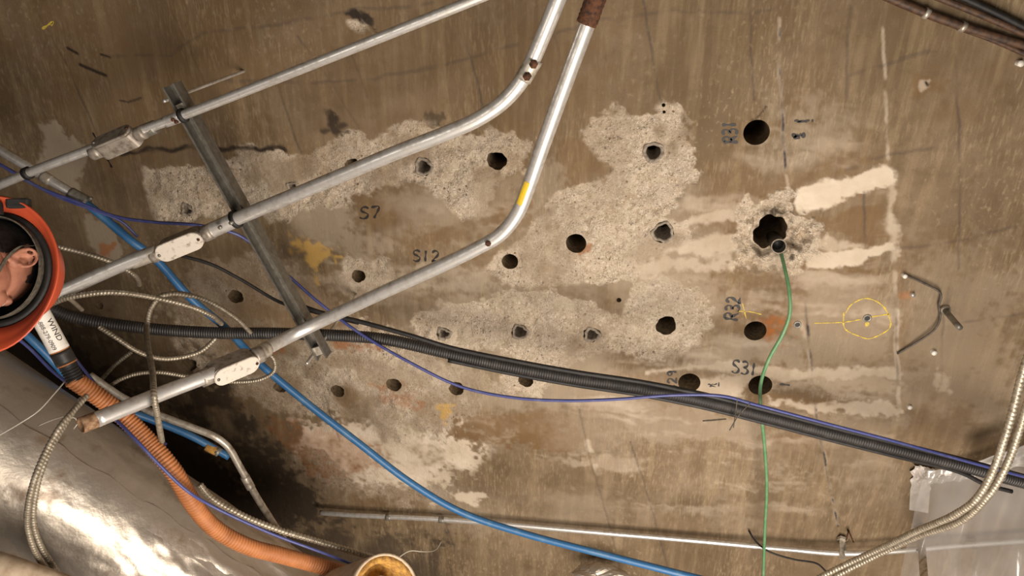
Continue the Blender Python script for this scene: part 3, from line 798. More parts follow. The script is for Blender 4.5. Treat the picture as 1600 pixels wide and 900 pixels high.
# conduit 1
h1 = STRUT_H - .014
c1, P1 = conduit('slim galvanised conduit crossing the top end of the strut channel', [(-420,468,h1-.22),(-60,314,h1-.1),(60,264,h1-.05),(286,180,h1),(520,88,h1),(800,-24,h1),(1400,-268,h1)], .0135)
a, b = at(138, 243, h1 - .03), at(232, 203, h1 - .01)
conduit_body(lerp(a, b, .5), a, b, .135, .044, .05, c1, -1.0, 'bodygrey')
band('coupling', at(225, 205, h1), at(243, 198, h1), .0195, 'zinc', c1)
band('coupling', at(258, 190.5, h1), at(284, 181, h1), .0165, 'galv', c1)
band('pipe_clamp', at(283, 181.5, h1), at(288, 179.5, h1), .021, 'blackmatte', c1)
band('pipe_clamp', at(40, 272, h1 - .055), at(46, 269.5, h1 - .055), .019, 'blackmatte', c1)
for px, py in ((272, 186.5), (277, 190)):
    o = at(px, py, h1 - .014); tube('set_screw', [o, o + Vector((0, 0, -.009))], .005, M['rust'], c1, step=.004, seg=8)
# conduit 2
h2 = STRUT_H - .024
c2, P2 = conduit('thick bent conduit with white covered fitting crossing the middle of the strut channel', [(-40,512,1.62),(100,454,1.76),(205,408,1.85),(285,380,1.9),(372,341,h2),(500,288,h2),(620,238,h2),(700,207,h2),(745,187,h2),(785,160,h2),(812,130,h2),(830,98,h2),(850,52,h2),(885,-35,h2),(1010,-370,h2)], .0205)
a, b = at(240, 398, 1.875), at(328, 362, 1.92)
conduit_body(lerp(a, b, .5), a, b, .152, .054, .052, c2, .12)
band('coupling', at(205, 409, 1.855), at(248, 393, 1.88), .0235, 'galv_old', c2)
band('coupling', at(328, 361, 1.925), at(366, 344, h2), .0235, 'galv', c2)
band('pipe_clamp', at(366, 343.5, h2), at(371, 341.5, h2), .0275, 'blackmatte', c2)
for px, py in ((345, 354.5), (362, 347.5), (222, 403)):
    o = at(px, py, 1.92 - .022); tube('set_screw', [o, o + Vector((0, 0, -.008))], .006, M['zinc'], c2, step=.004, seg=8)
band('coupling', at(817, 124, h2), at(836, 92, h2), .0228, 'galv_old', c2)
for px, py in ((824, 119), (834, 100)):
    o = at(px, py, h2 - .02); tube('rusty_set_screw', [o, o + Vector((0, 0, -.008))], .0115, M['rust'], c2, step=.004, seg=6)
# conduit 3
h3 = STRUT_H - .024
c3, P3 = conduit('thick bent conduit with yellow tape mark crossing the bottom end of the strut channel', [(150,656,1.385),(260,612,1.54),(362,572,1.69),(450,527,h3-.05),(495,505,h3),(600,456,h3),(690,415,h3),(745,388,h3),(782,366,h3),(808,334,h3),(825,293,h3),(850,222,h3),(890,112,h3),(925,18,h3),(945,-40,h3),(1050,-340,h3)], .0205)
a, b = at(322, 589, 1.63), at(402, 556, 1.76)
conduit_body(lerp(a, b, .5), a, b, .142, .055, .052, c3, .12)
band('coupling', at(396, 556.5, 1.765), at(418, 545, 1.82), .0235, 'galv_old', c3)
band('rusty_sleeve', at(126, 665, 1.355), at(172, 647, 1.418), .0212, 'rust_pale', c3, hollow=.8)
tube('rusty_coupling', [at(916, 38, h3), at(922, 22, h3), at(945, -45, h3)], .026, M['rust'], c3, step=.006, seg=20, rfun=lambda s, a: 1 + .05 * np.sin(9 * a) * np.sin(60 * s))
Cc, ss = smooth_path(P3, .01)
dd = np.hypot(*(Cc - np.array(at(826, 306, h3)))[:, :2].T); k0 = int(dd.argmin())
tube('yellow_tape', [Vector(Cc[i]) for i in range(k0 - 3, k0 + 5)], .0212, M['yellow'], c3, step=.006, seg=12, arc=(.74 * math.pi, 1.02 * math.pi))
o = at(763, 380, h3 - .019); tube('rusty_set_screw', [o, o + Vector((0, 0, -.005))], .009, M['rust'], c3, step=.004, seg=7)

# strut channel on threaded rods
A, B = at(262, 134, STRUT_H), at(503, 562, STRUT_H)
st = thing('strut_channel', A, 'grey slotted steel strut channel hanging on threaded rods under the three conduits', 'strut channel')
u = (B - A).normalized(); w = Vector((0, 0, 1)).cross(u); zz = Vector((0, 0, 1)); LL = (B - A).length
outer = [(-.0205, 0), (-.0205, .041), (.0205, .041), (.0205, 0), (.0145, 0), (.0145, .007), (.0165, .007), (.0165, .0025), (.018, .0025), (.018, .0385), (-.018, .0385), (-.018, .0025), (-.0165, .0025), (-.0165, .007), (-.0145, .007), (-.0145, 0)]
bm = bmesh.new()
E0 = [bm.verts.new(A + w * x + zz * y) for x, y in outer]; E1 = [bm.verts.new(B + w * x + zz * y) for x, y in outer]
outer = [(x_ * 1.06, y_ * 1.6) for x_, y_ in outer]
n = len(outer)
for k in range(n): bm.faces.new((E0[k], E0[(k + 1) % n], E1[(k + 1) % n], E1[k]))
bm.faces.new(E0); bm.faces.new(E1[::-1])
bm_obj('channel', bm, M['strut'], st)
def rod(p, h0, name='threaded_rod', r=.0052, parent=st):
    b = at(*p, h0); top = Vector((b.x, b.y, CZ + .01))
    return tube(name, [b, top], r, M['galv'], parent, rib=(.006, .0009, True), seg=10)
rod((256, 158), 1.955); rod((479, 568), 1.945)
for p in ((A + u * .07), (B - u * .03)):
    bm = bmesh.new(); box_bm(bm, p + zz * .012, .03, .034, .009, Matrix((u, w, zz)).transposed()); bm_obj('channel_nut', bm, M['galv_old'], st, .001)

# diagonal conduit at the left with coupling, the blue cable comes out of it
c4, P4 = conduit('short galvanised conduit at the left border with blue cable leaving its end', [(-420,-40,2.06),(-70,186,2.06),(0,234,2.06),(60,270,2.06),(122,308,2.06)], .0155)
band('coupling', at(110, 302, 2.06), at(137, 317, 2.06), .021, 'zinc', c4)
band('coupling', at(66, 274, 2.06), at(80, 283, 2.06), .018, 'galv_old', c4)
o = at(139, 312, 2.05); tube('set_screw', [o, o + Vector((.014, -.008, -.004))], .006, M['zinc'], c4, step=.004, seg=8)

tag(tube('blue_cable', pts([(118,306,2.06),(150,330,2.06),(205,376,2.06),(240,402,2.08),(300,468,2.1),(352,512,2.15),(405,567,2.12),(480,630,2.12),(560,692,2.12),(640,753,2.13),(720,800,2.14),(820,834,2.14),(950,868,2.12),(1060,896,2.1),(1180,925,2.1)]), .0135, M['blue'], step=.015, seg=14), 'thick bright blue cable sagging from the left conduit down to the bottom border', 'cable')

# lower conduit strapped along the ceiling
c5, P5 = conduit('thin conduit fixed along the ceiling near the bottom border', [(500,801,2.41),(560,805,2.41),(700,812,2.41),(900,829,2.41),(1100,846,2.41),(1240,859,2.4),(1320,865,2.39),(1400,861,2.39),(1500,852,2.4),(1640,842,2.4),(1760,834,2.4)], .0115, 'galv')
for px, py in ((607, 808), (690, 812), (1520, 851)):
    p = at(px, py, 2.41); band('strap', p + Vector((-.012, 0, 0)), p + Vector((.012, 0, 0)), .0145, 'zinc', c5)

# hanger straps
def hanger(L, label, wid):
    P = pts(L); t = thing('hanger_strap', P[0], label, 'hanger')
    d = (P[1] - P[0]).normalized(); s = d.cross(Vector((0, 0, 1))).normalized()
    bm = bmesh.new(); R_ = Matrix((d, s, d.cross(s))).transposed()
    box_bm(bm, (P[0] + P[1]) / 2, (P[1] - P[0]).length, wid, .004, R_); bm_obj('flat_bar', bm, M['galv_old'], t, .001)
    bm = bmesh.new(); box_bm(bm, P[0], .012, wid * 1.3, .03, R_); bm_obj('lip', bm, M['galv_old'], t, .001)
    bm = bmesh.new(); box_bm(bm, lerp(P[0], P[1], .45) + s * wid * .45, .02, .008, .02, R_); bm_obj('clip', bm, M['zinc'], t, .001)
    return t
hanger([(1316,842,2.435),(1316,874,2.36)], 'short flat zinc hanger bar holding the thin ceiling conduit at its bend', .024)
hanger([(1438,828,2.43),(1444,905,2.02)], 'long flat zinc hanger bar in front of the plastic sheeting', .03)
t = thing('wire_hook', at(1326, 834, 2.42), 'rusty bent wire hook beside the short hanger bar', 'hook')
tube('hook', pts([(1322,845,2.4),(1326,832,2.42),(1334,848,2.38)]), .003, M['rust'], t, step=.004, seg=8); tube('anchor_pin', pts([(1326,832,2.42),(1326,830,2.46)]), .005, M['rust'], t, step=.01, seg=8)

# ================================================================== black bundle
def cable(name, L, r, m, label, cat='cable', group=None, h=None, **k):
    return tag(tube(name, pts(L, h), r, M[m], None, **dict(dict(step=.015, seg=10), **k)), label, cat, group)
BB = [(-260,420,1.84),(60,476,1.96),(110,494,2.0),(210,511,2.06),(330,520,2.1),(430,521,2.12),(520,524,2.14),(600,530,2.15),(700,552,2.16),(800,573,2.16),(900,591,2.16),(1000,606,2.16),(1100,626,2.16),(1200,651,2.16),(1300,677,2.16),(1400,702,2.16),(1500,727,2.16),(1570,746,2.17),(1660,770,2.2)]
def off(L, dx, dy, dh=0): return [(a + dx, b + dy, c + dh) for a, b, c in L]
cable('corrugated_conduit', BB, .0215, 'black', 'black corrugated flexible conduit, thickest line of the black bundle across the ceiling', 'conduit', rib=(.0085, .0022, False), seg=14)
B2 = [(600,520,2.13)] + [(a, b - 10, c - .015) for a, b, c in BB[8:]]
cable('black_cable', [(445,468,2.17),(500,488,2.16),(560,502,2.15),(640,524,2.14)] + off(BB[8:], 3, -9, -.01), .0085, 'blackmatte', 'smooth black cable lying on the upper edge of the corrugated conduit')
cable('black_cable', [(700,563,2.14)] + off(BB[9:-2], 0, 11, -.01) + [(1540,757,2.15),(1581,768,2.15)], .0075, 'blackmatte', 'smooth black cable under the corrugated conduit ending loose at the right')
cable('blue_wire', [(-400,60,2.02),(-40,235,2.02),(0,257,2.02),(60,292,2.02),(125,317,2.02),(180,338,2.02),(240,347,2.02),(310,352,2.04),(370,366,2.08),(410,394,2.12),(450,430,2.16),(500,474,2.16),(560,519,2.13),(640,566,2.1),(720,604,2.1),(800,621,2.1),(880,626,2.1),(960,624,2.1),(1060,617,2.1),(1130,619,2.1),(1180,632,2.11),(1300,664,2.12),(1400,690,2.12),(1530,726,2.13),(1620,750,2.15)], .0052, 'bluewire', 'thin dark blue wire looping from the left border and along the black bundle', 'wire')
cable('blue_wire', [(-400,90,2.04),(-40,240,2.04),(10,262,2.04),(80,303,2.04),(150,330,2.04),(190,346,2.08),(215,370,2.1)], .0042, 'bluewire', 'second dark blue wire running beside the short conduit at the left border', 'wire')
cable('black_wire', [(168,342,2.2),(190,355,2.2),(201,375,2.22),(210,385,2.24)], .0045, 'wire', 'short dark wire hook beside the blue cable above the white covered fitting', 'wire')
cable('black_wire', [(282,399,2.2),(330,413,2.22),(375,436,2.24),(437,472,2.25),(470,482,2.24),(500,490,2.22),(560,505,2.18)], .006, 'blackmatte', 'thin black wire passing behind the strut channel from the middle conduit', 'wire')
cable('green_wire', [(1208,372,2.6),(1217,386,2.44),(1224,410,2.36),(1233,455,2.28),(1234,490,2.25),(1224,520,2.24),(1202,560,2.24),(1189,598,2.25),(1188,630,2.26),(1194,690,2.3),(1198,760,2.32),(1195,830,2.32),(1192,920,2.3)], .0062, 'green', 'green wire hanging out of the black sleeve in the broken hole', 'wire')
# black sleeve the green wire hangs from
t = thing('black_sleeve', at(1217, 385, 2.36), 'black plastic sleeve poking out of the broken hole', 'pipe')
tube('sleeve_pipe', [at(1217, 385, 2.35), Vector(at(1217, 385, 2.35)).lerp(at(1204, 366, 2.66), 1)], .024, M['black'], t, step=.02, seg=24, hollow=.9)
p = at(1217, 385, 2.35); q = Vector(at(1204, 366, 2.66))
ring_ = bmesh.new(); d_ = (q - p).normalized(); e1 = d_.orthogonal().normalized(); e2 = d_.cross(e1); prof_ = ((.0245, .006), (.0247, -.001), (.0215, -.001), (.0213, .03))
rows_ = [[ring_.verts.new(p + d_ * z_ + (e1 * math.cos(a_) + e2 * math.sin(a_)) * r_) for a_ in np.linspace(0, 2 * math.pi, 28, endpoint=False)] for r_, z_ in prof_]
for A_, B_ in zip(rows_[:-1], rows_[1:]):
    for k in range(28): ring_.faces.new((A_[k], A_[(k + 1) % 28], B_[(k + 1) % 28], B_[k]))
bm_obj('sleeve_rim', ring_, M['sleeve'], t)

# thin loose wires
cable('grey_wire', [(1412,429,2.44),(1440,441,2.435),(1470,459,2.43),(1467,478,2.43),(1469,497,2.43),(1460,515,2.43),(1440,530,2.435),(1402,553,2.442)], .0038, 'wire', 'bent grey wire on the bare concrete beside the hanging bolt', 'wire')
stud(1411, 429, 3.5, .018, 'white stud where the bent grey wire starts')
t = thing('hanging_bolt', at(1475, 483), 'long steel bolt hanging from the concrete beside the bent grey wire', 'bolt')
p = at(1475, 483); tube('shank', [p + Vector((0, 0, .01)), (p.x, p.y, CAM_Z + CEIL * .945)], .010, M['zinc'], t, step=.02, seg=12)
tube('nut', [p, p + Vector((0, 0, -.012))], .019, M['galv_old'], t, step=.01, seg=6)
cable('black_wire', [(1170,829,2.44),(1180,845,2.4),(1200,861,2.36),(1240,874,2.35),(1275,880,2.36),(1290,892,2.38)], .0038, 'blackmatte', 'thin black wire curling below the thin conduit near the green wire', 'wire')
cable('pale_wire', [(690,845,2.449),(683,857,2.40),(660,862,2.26),(640,861,2.24),(622,872,2.2),(612,880,2.18)], .0022, 'wirelight', 'fine pale wire curling above the yellow insulation end', 'wire')
for L, lb in (([(1146,668,2.13),(1150,640,2.1),(1152,622,2.1)], 'upright hair-thin wire end over the black bundle left of the green wire'), ([(1140,672,2.13),(1155,648,2.08),(1172,630,2.06)], 'slanting hair-thin wire end over the black bundle left of the green wire'), ([(1098,658,2.447),(1115,657,2.445),(1135,655,2.447)], 'level hair-thin wire end under the black bundle left of the green wire')):
    cable('wire_end', L, .0018, 'wire', lb, 'wire', step=.01, seg=6)

# ================================================================== brown pipes, top right corner
for L, r, m, lb in (([(1370,-12),(1440,18),(1500,40),(1600,71),(1700,102)], .0125, 'brownpipe', 'lower of the brown pipes across the top right corner'),
                    ([(1450,-10),(1530,22),(1600,53),(1700,98)], .0095, 'brownpipe', 'middle brown pipe across the top right corner'),
                    ([(1490,-10),(1560,22),(1600,42),(1700,88)], .0095, 'blackmatte', 'dark uppermost pipe across the top right corner'),
                    ([(1500,44),(1550,62),(1600,84),(1700,132)], .0075, 'brownpipe', 'thin brown pipe branching below the others in the top right corner')):
    t = thing('brown_pipe', at(*L[0], 2.41), lb, 'pipe')
    tube('pipe', pts(L, 2.42), r, M[m], t, step=.03, seg=12)
    if r > .012:
        for px, py in ((1447, 21), (1504, 42)):
            p = at(px, py, 2.42); band('pipe_clip', p + Vector((-.006, -.003, 0)), p + Vector((.006, .003, 0)), r + .003, 'galv_old', t)

# ================================================================== armoured cables
MCR = (.0085, .0014, True)
def mc(L, r, label, h=None, m='mc', group=None):
    return cable('armoured_cable', L, r, m, label, 'cable', group, h, rib=(r * 1.1, r * .19, True), seg=10)
mc([(1640,470,1.75),(1600,575,1.72),(1583,640,1.7),(1568,690,1.68),(1552,735,1.68),(1525,780,1.7),(1490,805,1.75),(1432,830,1.85),(1380,855,1.95),(1330,878,2.0),(1285,900,2.02),(1240,925,2.05)], .0105, 'left one of two armoured cables curving down the right border')
mc([(1660,480,1.78),(1615,600,1.74),(1595,665,1.72),(1578,715,1.72),(1560,752,1.72),(1535,785,1.74),(1500,815,1.8),(1440,836,1.9),(1390,858,1.98),(1345,880,2.02),(1300,904,2.04),(1260,930,2.06)], .0105, 'right one of two armoured cables curving down the right border')
mc([(60,380,1.9),(100,388,1.92),(140,398,1.95),(180,412,1.98),(210,430,2.02),(218,445,2.1)], .0085, 'short armoured cable right of the orange helmet above the middle conduit')
mc([(70,480,1.74),(105,466,1.74),(175,457,1.78),(245,466,1.84),(300,480,1.88),(330,493,1.92),(346,506,1.97)], .0085, 'armoured cable arching from the helmet to the black bundle')
mc([(155,511,1.9),(185,530,1.9),(215,549,1.92),(250,560,1.95),(285,558,2.0),(315,548,2.05),(340,526,2.1)], .0085, 'armoured cable sagging in a loop under the black bundle')
mc([(300,463,1.96),(275,459,1.94),(252,463,1.92),(237,480,1.9),(230,505,1.88),(231,540,1.72),(238,580,1.56),(241,620,1.46),(246,650,1.47),(253,690,1.53)], .0085, 'armoured cable hanging straight down across the lower conduit', m='mc_dull')
mc([(252,461,1.94),(280,458,1.96),(310,465,1.98),(345,481,2.0),(372,500,2.03),(392,520,2.08)], .0078, 'dull armoured cable arching above the blue cable', m='mc_dull')
mc([(104,463,1.76),(115,472,1.8),(128,484,1.86)], .007, 'stub of armoured cable behind the middle conduit beside the helmet')
mc([(170,604,1.9),(190,592,1.9),(215,584,1.92),(250,582,1.94),(290,588,1.96),(330,594,1.98),(375,597,2.0),(410,592,2.02),(428,580,2.04),(428,562,2.04),(415,548,2.04)], .0072, 'pale armoured cable looping behind the white covered fitting of the lower conduit')
mc([(205,550,2.1),(180,570,2.08),(155,597,2.06)], .008, 'short dull armoured cable above the orange hose', m='mc_dull')
mc([(136,618,1.42),(120,636,1.38),(95,665,1.32),(72,705,1.27),(55,745,1.22),(45,785,1.2),(43,820,1.2),(52,855,1.2),(72,890,1.22),(95,925,1.25)], .0078, 'left one of two armoured cables hanging in front of the foil duct', m='mc_dull')
mc([(128,622,1.44),(110,650,1.4),(85,690,1.33),(65,735,1.27),(54,780,1.24),(52,815,1.23),(62,850,1.23),(83,885,1.24),(110,925,1.27)], .0078, 'right one of two armoured cables hanging in front of the foil duct', m='mc_dull')
mc([(312,757,1.62),(330,778,1.62),(380,806,1.63),(430,826,1.65),(490,844,1.68),(555,863,1.72),(600,876,1.76)], .0105, 'armoured cable running behind the orange hose to the yellow insulation end')

# ================================================================== foil duct
D0, D1 = at(-170, 610, 1.46), at(520, 1035, 1.72)
def duct_r(s, a):
    u_, v_ = s * (D1 - D0).length, a * .245
    zone = .12 + np.exp(-((s - .66) / .24) ** 2) * np.exp(-((np.cos(a - DUCT_A) - .9) / .55) ** 2)
    crease = (1 - np.abs(fbm(u_ * .5 + .25 * v_, v_ * 1.5 - .2 * u_, .10, 3, 2.0)) * 3.6) * .5 + (1 - np.abs(fbm(u_ * .5, v_ * 1.3, .04, 3, 7.0)) * 3) * .2
    return 1 + .038 * crease * zone + .006 * np.sin(a * 2 + 1) * np.sin(s * 9)
_T = np.array(D1 - D0); _T /= np.linalg.norm(_T); _N = np.array([0, 0, 1.0]) - _T * _T[2]; _N /= np.linalg.norm(_N); _B = np.cross(_T, _N)
_c = -np.array((D0 + D1) / 2) + np.array([0, 0, CAM_Z]); DUCT_A = math.atan2(_c @ _B, _c @ _N)
t = thing('foil_duct', (D0 + D1) / 2, 'big round duct wrapped in wrinkled silver foil at the lower left', 'duct')
tube('duct_wrap', [D0, D1], .245, M['foil'], t, step=.006, seg=160, rfun=duct_r)
# seam tape on the duct
ax = (D1 - D0).normalized(); side, _, dn = None, None, None
tdir = (Vector((0, 0, CAM_Z)) - (D0 + D1) / 2); tdir = (tdir - ax * tdir.dot(ax)).normalized(); tw = ax.cross(tdir)
def on_duct(s, ang, r): return D0 + (D1 - D0) * s + (tdir * math.cos(ang) + tw * math.sin(ang)) * r
bm = bmesh.new(); prev = None
for i in range(60):
    s = .05 + .9 * i / 59; row = [bm.verts.new(on_duct(s, a_ + .02 * math.sin(i * .9), .2485 + .0012 * math.sin(i * 2.1 + j))) for j, a_ in enumerate(np.linspace(-.42, -.14, 5))]
    if prev:
        for j in range(4): bm.faces.new((prev[j], prev[j + 1], row[j + 1], row[j]))
    prev = row
bm_obj('seam_tape', bm, M['foil'], t, smooth=True)
# beige pipe under the duct at the corner
tag(tube('jacketed_pipe', pts([(-120,850,1.15),(20,893,1.15),(110,925,1.18),(200,960,1.2)]), .034, M['jacket'], step=.03, seg=20), 'beige jacketed pipe under the foil duct in the lower left corner', 'pipe')

# ================================================================== orange hose with label
hz = thing('orange_hose', at(75, 520, 1.55), 'orange corrugated hose with black end fitting running over the foil duct', 'hose')
tube('hose', pts([(112,591,1.5),(150,617,1.52),(190,648,1.53),(232,690,1.52),(270,735,1.5),(300,785,1.5),(335,825,1.52),(385,853,1.55),(440,868,1.6),(520,890,1.68),(600,915,1.75)]), .0255, M['orange'], hz, rib=(.0095, .0028, False), seg=20)
F0, F1 = at(50, 468, 1.53), at(122, 600, 1.5)
def fl(t): return lerp(F0, F1, t)
fit = tube('end_fitting', [fl(.40), fl(.80)], .0225, M['blackmatte'], hz, step=.01, seg=24)
tube('fitting_collar', [fl(.60), fl(.74)], .0262, M['black'], fit, step=.01, seg=24)
tube('orange_band', [fl(.585), fl(.6)], .025, M['orange'], fit, step=.01, seg=24)
tube('orange_band', [fl(.742), fl(.757)], .0256, M['orange'], fit, step=.01, seg=24)
tube('ribbed_cuff', [fl(.78), fl(.95)], .0232, M['blackmatte'], fit, rib=(.008, .003, False), seg=20)
lab = tube('label_sleeve', [fl(.02), fl(.585)], .0255, M['whitelabel'], hz, step=.01, seg=40)
def text_mesh(s):
    cu = bpy.data.curves.new('txt', 'FONT'); cu.body = s; cu.size = 1.0; cu.resolution_u = 3
    o = bpy.data.objects.new('txt', cu); COL.objects.link(o)
    dg = bpy.context.evaluated_depsgraph_get(); me = bpy.data.meshes.new_from_object(o.evaluated_get(dg))
    b_ = bmesh.new(); b_.from_mesh(me)
    for yy in np.arange(-.2, .8, .06):      # cut so that the letters follow the round sleeve
        bmesh.ops.bisect_plane(b_, geom=b_.verts[:] + b_.edges[:] + b_.faces[:], plane_co=(0, yy, 0), plane_no=(0, 1, 0))
    b_.to_mesh(me); b_.free()
    V = np.array([v.co[:] for v in me.vertices]); Fc = [list(p.vertices) for p in me.polygons]
    bpy.data.objects.remove(o, do_unlink=True)
    return V, Fc
def wrap_text(s, t0, length, ang0, height, r, parent, name='printing'):
    V, Fc = text_mesh(s)
    V[:, 0] -= V[:, 0].min(); k = length / V[:, 0].max(); hh = height / max(V[:, 1].max(), .1)
    u = (F1 - F0).normalized(); mid = (F0 + F1) / 2
    tc = Vector((0, 0, CAM_Z)) - mid; tc = (tc - u * tc.dot(u)).normalized(); ww = tc.cross(u)
    out = []
    for x, y, _ in V:
        a = ang0 + y * hh / r
        out.append(fl(t0) + u * (x * k) + (tc * math.cos(a) + ww * math.sin(a)) * r)
    return link(name, mesh_np(name, out, Fc), M['ink'], parent, False)
LHOSE = (F1 - F0).length
TXT_SIGN = 1
wrap_text('1-888-279-0909', .2, .36 * LHOSE, -.55 , .0105, .0259, lab)
wrap_text('WIND', .24, .25 * LHOSE, .25, .015, .0259, lab)

# blue hoses beside it
cable('blue_hose', [(-30,478,1.7),(20,505,1.7),(55,536,1.7),(90,572,1.72),(120,605,1.75),(170,632,1.8),(235,655,1.85),(300,682,1.88),(358,714,1.9)], .0125, 'blue', 'blue hose running beside the orange hose fitting and behind the lower conduit', 'hose')
cable('blue_wire', [(10,515,1.6),(45,543,1.6),(80,578,1.58),(110,602,1.56),(140,625,1.54),(180,655,1.5),(215,690,1.46),(245,722,1.45),(290,765,1.46),(330,790,1.5),(420,832,1.55),(500,862,1.6),(560,885,1.65)], .0045, 'bluewire', 'thin dark blue wire along the left side of the orange hose', 'wire')
cable('blue_wire', [(70,500,1.64),(95,530,1.64),(125,570,1.64),(165,618,1.62),(210,660,1.6),(260,695,1.58)], .0042, 'bluewire', 'thin dark blue wire along the right side of the hose fitting', 'wire')
cable('pale_wire', [(-10,685,1.3),(30,662,1.36),(60,642,1.4),(85,615,1.45),(103,594,1.5)], .002, 'wirelight', 'fine pale wire stretched across the foil duct', 'wire')
cable('pale_wire', [(60,665,1.4),(85,655,1.4),(110,650,1.4),(122,658,1.4),(115,670,1.4)], .0018, 'wirelight', 'fine pale wire curl between the armoured cables and the rusty conduit end', 'wire')
c6, P6 = conduit('old conduit bent down beside the foil duct at the blue hose end', [(140,586,1.86),(190,620,1.86),(240,645,1.86),(300,668,1.86),(335,682,1.86),(355,697,1.87),(375,730,1.88),(402,778,1.9),(430,822,1.92),(470,885,1.95),(490,920,1.97)], .012, 'galv_old')
o = at(388, 755, 1.885); band('coupling', at(382, 744, 1.885), at(392, 762, 1.89), .0155, 'galv_old', c6)
t = thing('hose_connector', at(330, 700, 1.88), 'small brass connector on the blue hose beside the bent old conduit', 'connector')
tube('hex_body', pts([(322,697,1.885),(338,705,1.89)]), .017, M['insulation'], t, step=.01, seg=6); tube('collar', pts([(337,704,1.89),(343,708,1.89)]), .0155, M['zinc'], t, step=.01, seg=16)

# ================================================================== insulated pipe end at the bottom
I0, I1 = at(522, 946, 1.64), at(603, 925, 1.50)
t = thing('insulated_pipe', I0, 'beige insulated pipe end with torn yellow glass wool at the bottom border', 'pipe')
tube('pipe_jacket', [I0, lerp(I0, I1, .5), I1], .110, M['jacket'], t, step=.02, seg=40, hollow=.93)
ui = (I1 - I0).normalized()
tube('glass_wool', [lerp(I0, I1, .5), I1 - ui * .004], .102, M['insulation'], t, step=.006, seg=40, hollow=.84, rfun=lambda s, a: 1 + .025 * np.sin(11 * a + 9 * s) * np.sin(5 * a))
tube('inner_pipe', [lerp(I0, I1, .3), I1 - ui * .03], .05, M['bodygrey'], t, step=.02, seg=30, hollow=.9)

# crumpled plastic at the bottom border
def crumple(name, c, rx, ry, rz, m, label, cat, seed):
    bm = bmesh.new(); bmesh.ops.create_icosphere(bm, subdivisions=4, radius=1)
    for v in bm.verts:
        p = v.co; k = 0
        for q in range(7):
            f = 4 + q * 2.6; k += abs(math.sin(p.x * f + seed + q) + math.sin(p.y * f * 1.2 + q * 2) + math.sin(p.z * f * .9 + seed * q)) / (4 + 2 * q)
        s = .72 + .3 * k
        v.co = Vector((p.x * rx * s, p.y * ry * s, p.z * rz * s)) + Vector(c)
    return tag(bm_obj(name, bm, M[m]), label, cat)
crumple('crumpled_foil', at(942, 899, 2.33), .12, .045, .05, 'foil', 'crumpled silver wrapping showing at the bottom border under the blue cable', 'wrapping', 2)

# ================================================================== plastic sheeting and tape at the right
sh = thing('plastic_sheeting', at(1500, 780, 2.2), 'clear plastic sheeting taped up in the lower right corner', 'plastic sheet')
def sheet(name, corners, m, nu=60, nv=40, amp=.01, seed=0, thick=.0006):
    c = [at(*q) for q in corners]; V = []
    for i in range(nu):
        for j in range(nv):
            a, b = i / (nu - 1), j / (nv - 1)
            p = lerp(lerp(c[0], c[1], a), lerp(c[3], c[2], a), b)
            q = amp * (math.sin(a * 23 + 2 * math.sin(b * 3 + seed) + seed) + .6 * math.sin(a * 41 + b * 4 + seed) + .5 * math.sin(b * 13 + a * 5)) * (.3 + .7 * b)
            V.append(p + Vector((q * .3, q * .3, q)))
    Fc = [(i * nv + j, (i + 1) * nv + j, (i + 1) * nv + j + 1, i * nv + j + 1) for i in range(nu - 1) for j in range(nv - 1)]
    o = link(name, mesh_np(name, V, Fc), M[m], sh)
    return o
sheet('clear_sheet', [(1440,752,2.38),(1700,690,2.36),(1760,960,1.95),(1395,960,2.05)], 'sheet', amp=.014)
o = sheet('milky_edge', [(1522,722,2.33),(1720,655,2.3),(1720,705,2.26),(1522,745,2.31)], 'milky', 40, 16, .008, 2)
o.modifiers.new('solid', 'SOLIDIFY').thickness = .002
o = sheet('folded_hem', [(1448,735,2.4),(1545,728,2.38),(1545,745,2.36),(1448,758,2.38)], 'sheet', 30, 10, .006, 4)
o.modifiers.new('solid', 'SOLIDIFY').thickness = .001
t = thing('duct_tape', at(1438, 765, 2.42), 'crumpled strip of grey duct tape stuck to the ceiling at the sheeting corner', 'tape')
c = [(1424,722), (1456,728), (1450,801), (1420,796)]
V = []; nu, nv = 26, 50
for i in range(nu):
    for j in range(nv):
        a, b = i / (nu - 1), j / (nv - 1)
        p = lerp(lerp(at(*c[0]), at(*c[1]), a), lerp(at(*c[3]), at(*c[2]), a), b)
        k = max(0, 1 - b * 1.7)
        cr = k * .007 * (abs(math.sin(a * 9 + b * 17)) + abs(math.sin(a * 5 - b * 23 + 1)) + .6 * abs(math.sin(a * 17 + b * 9)))
        V.append((p.x + k * .01 * math.sin(b * 30), p.y, CZ - .004 - cr))
o = link('tape_strip', mesh_np('tape_strip', V, [(i * nv + j, i * nv + j + 1, (i + 1) * nv + j + 1, (i + 1) * nv + j) for i in range(nu - 1) for j in range(nv - 1)]), M['tape'], t)
o.modifiers.new('solid', 'SOLIDIFY').thickness = .001

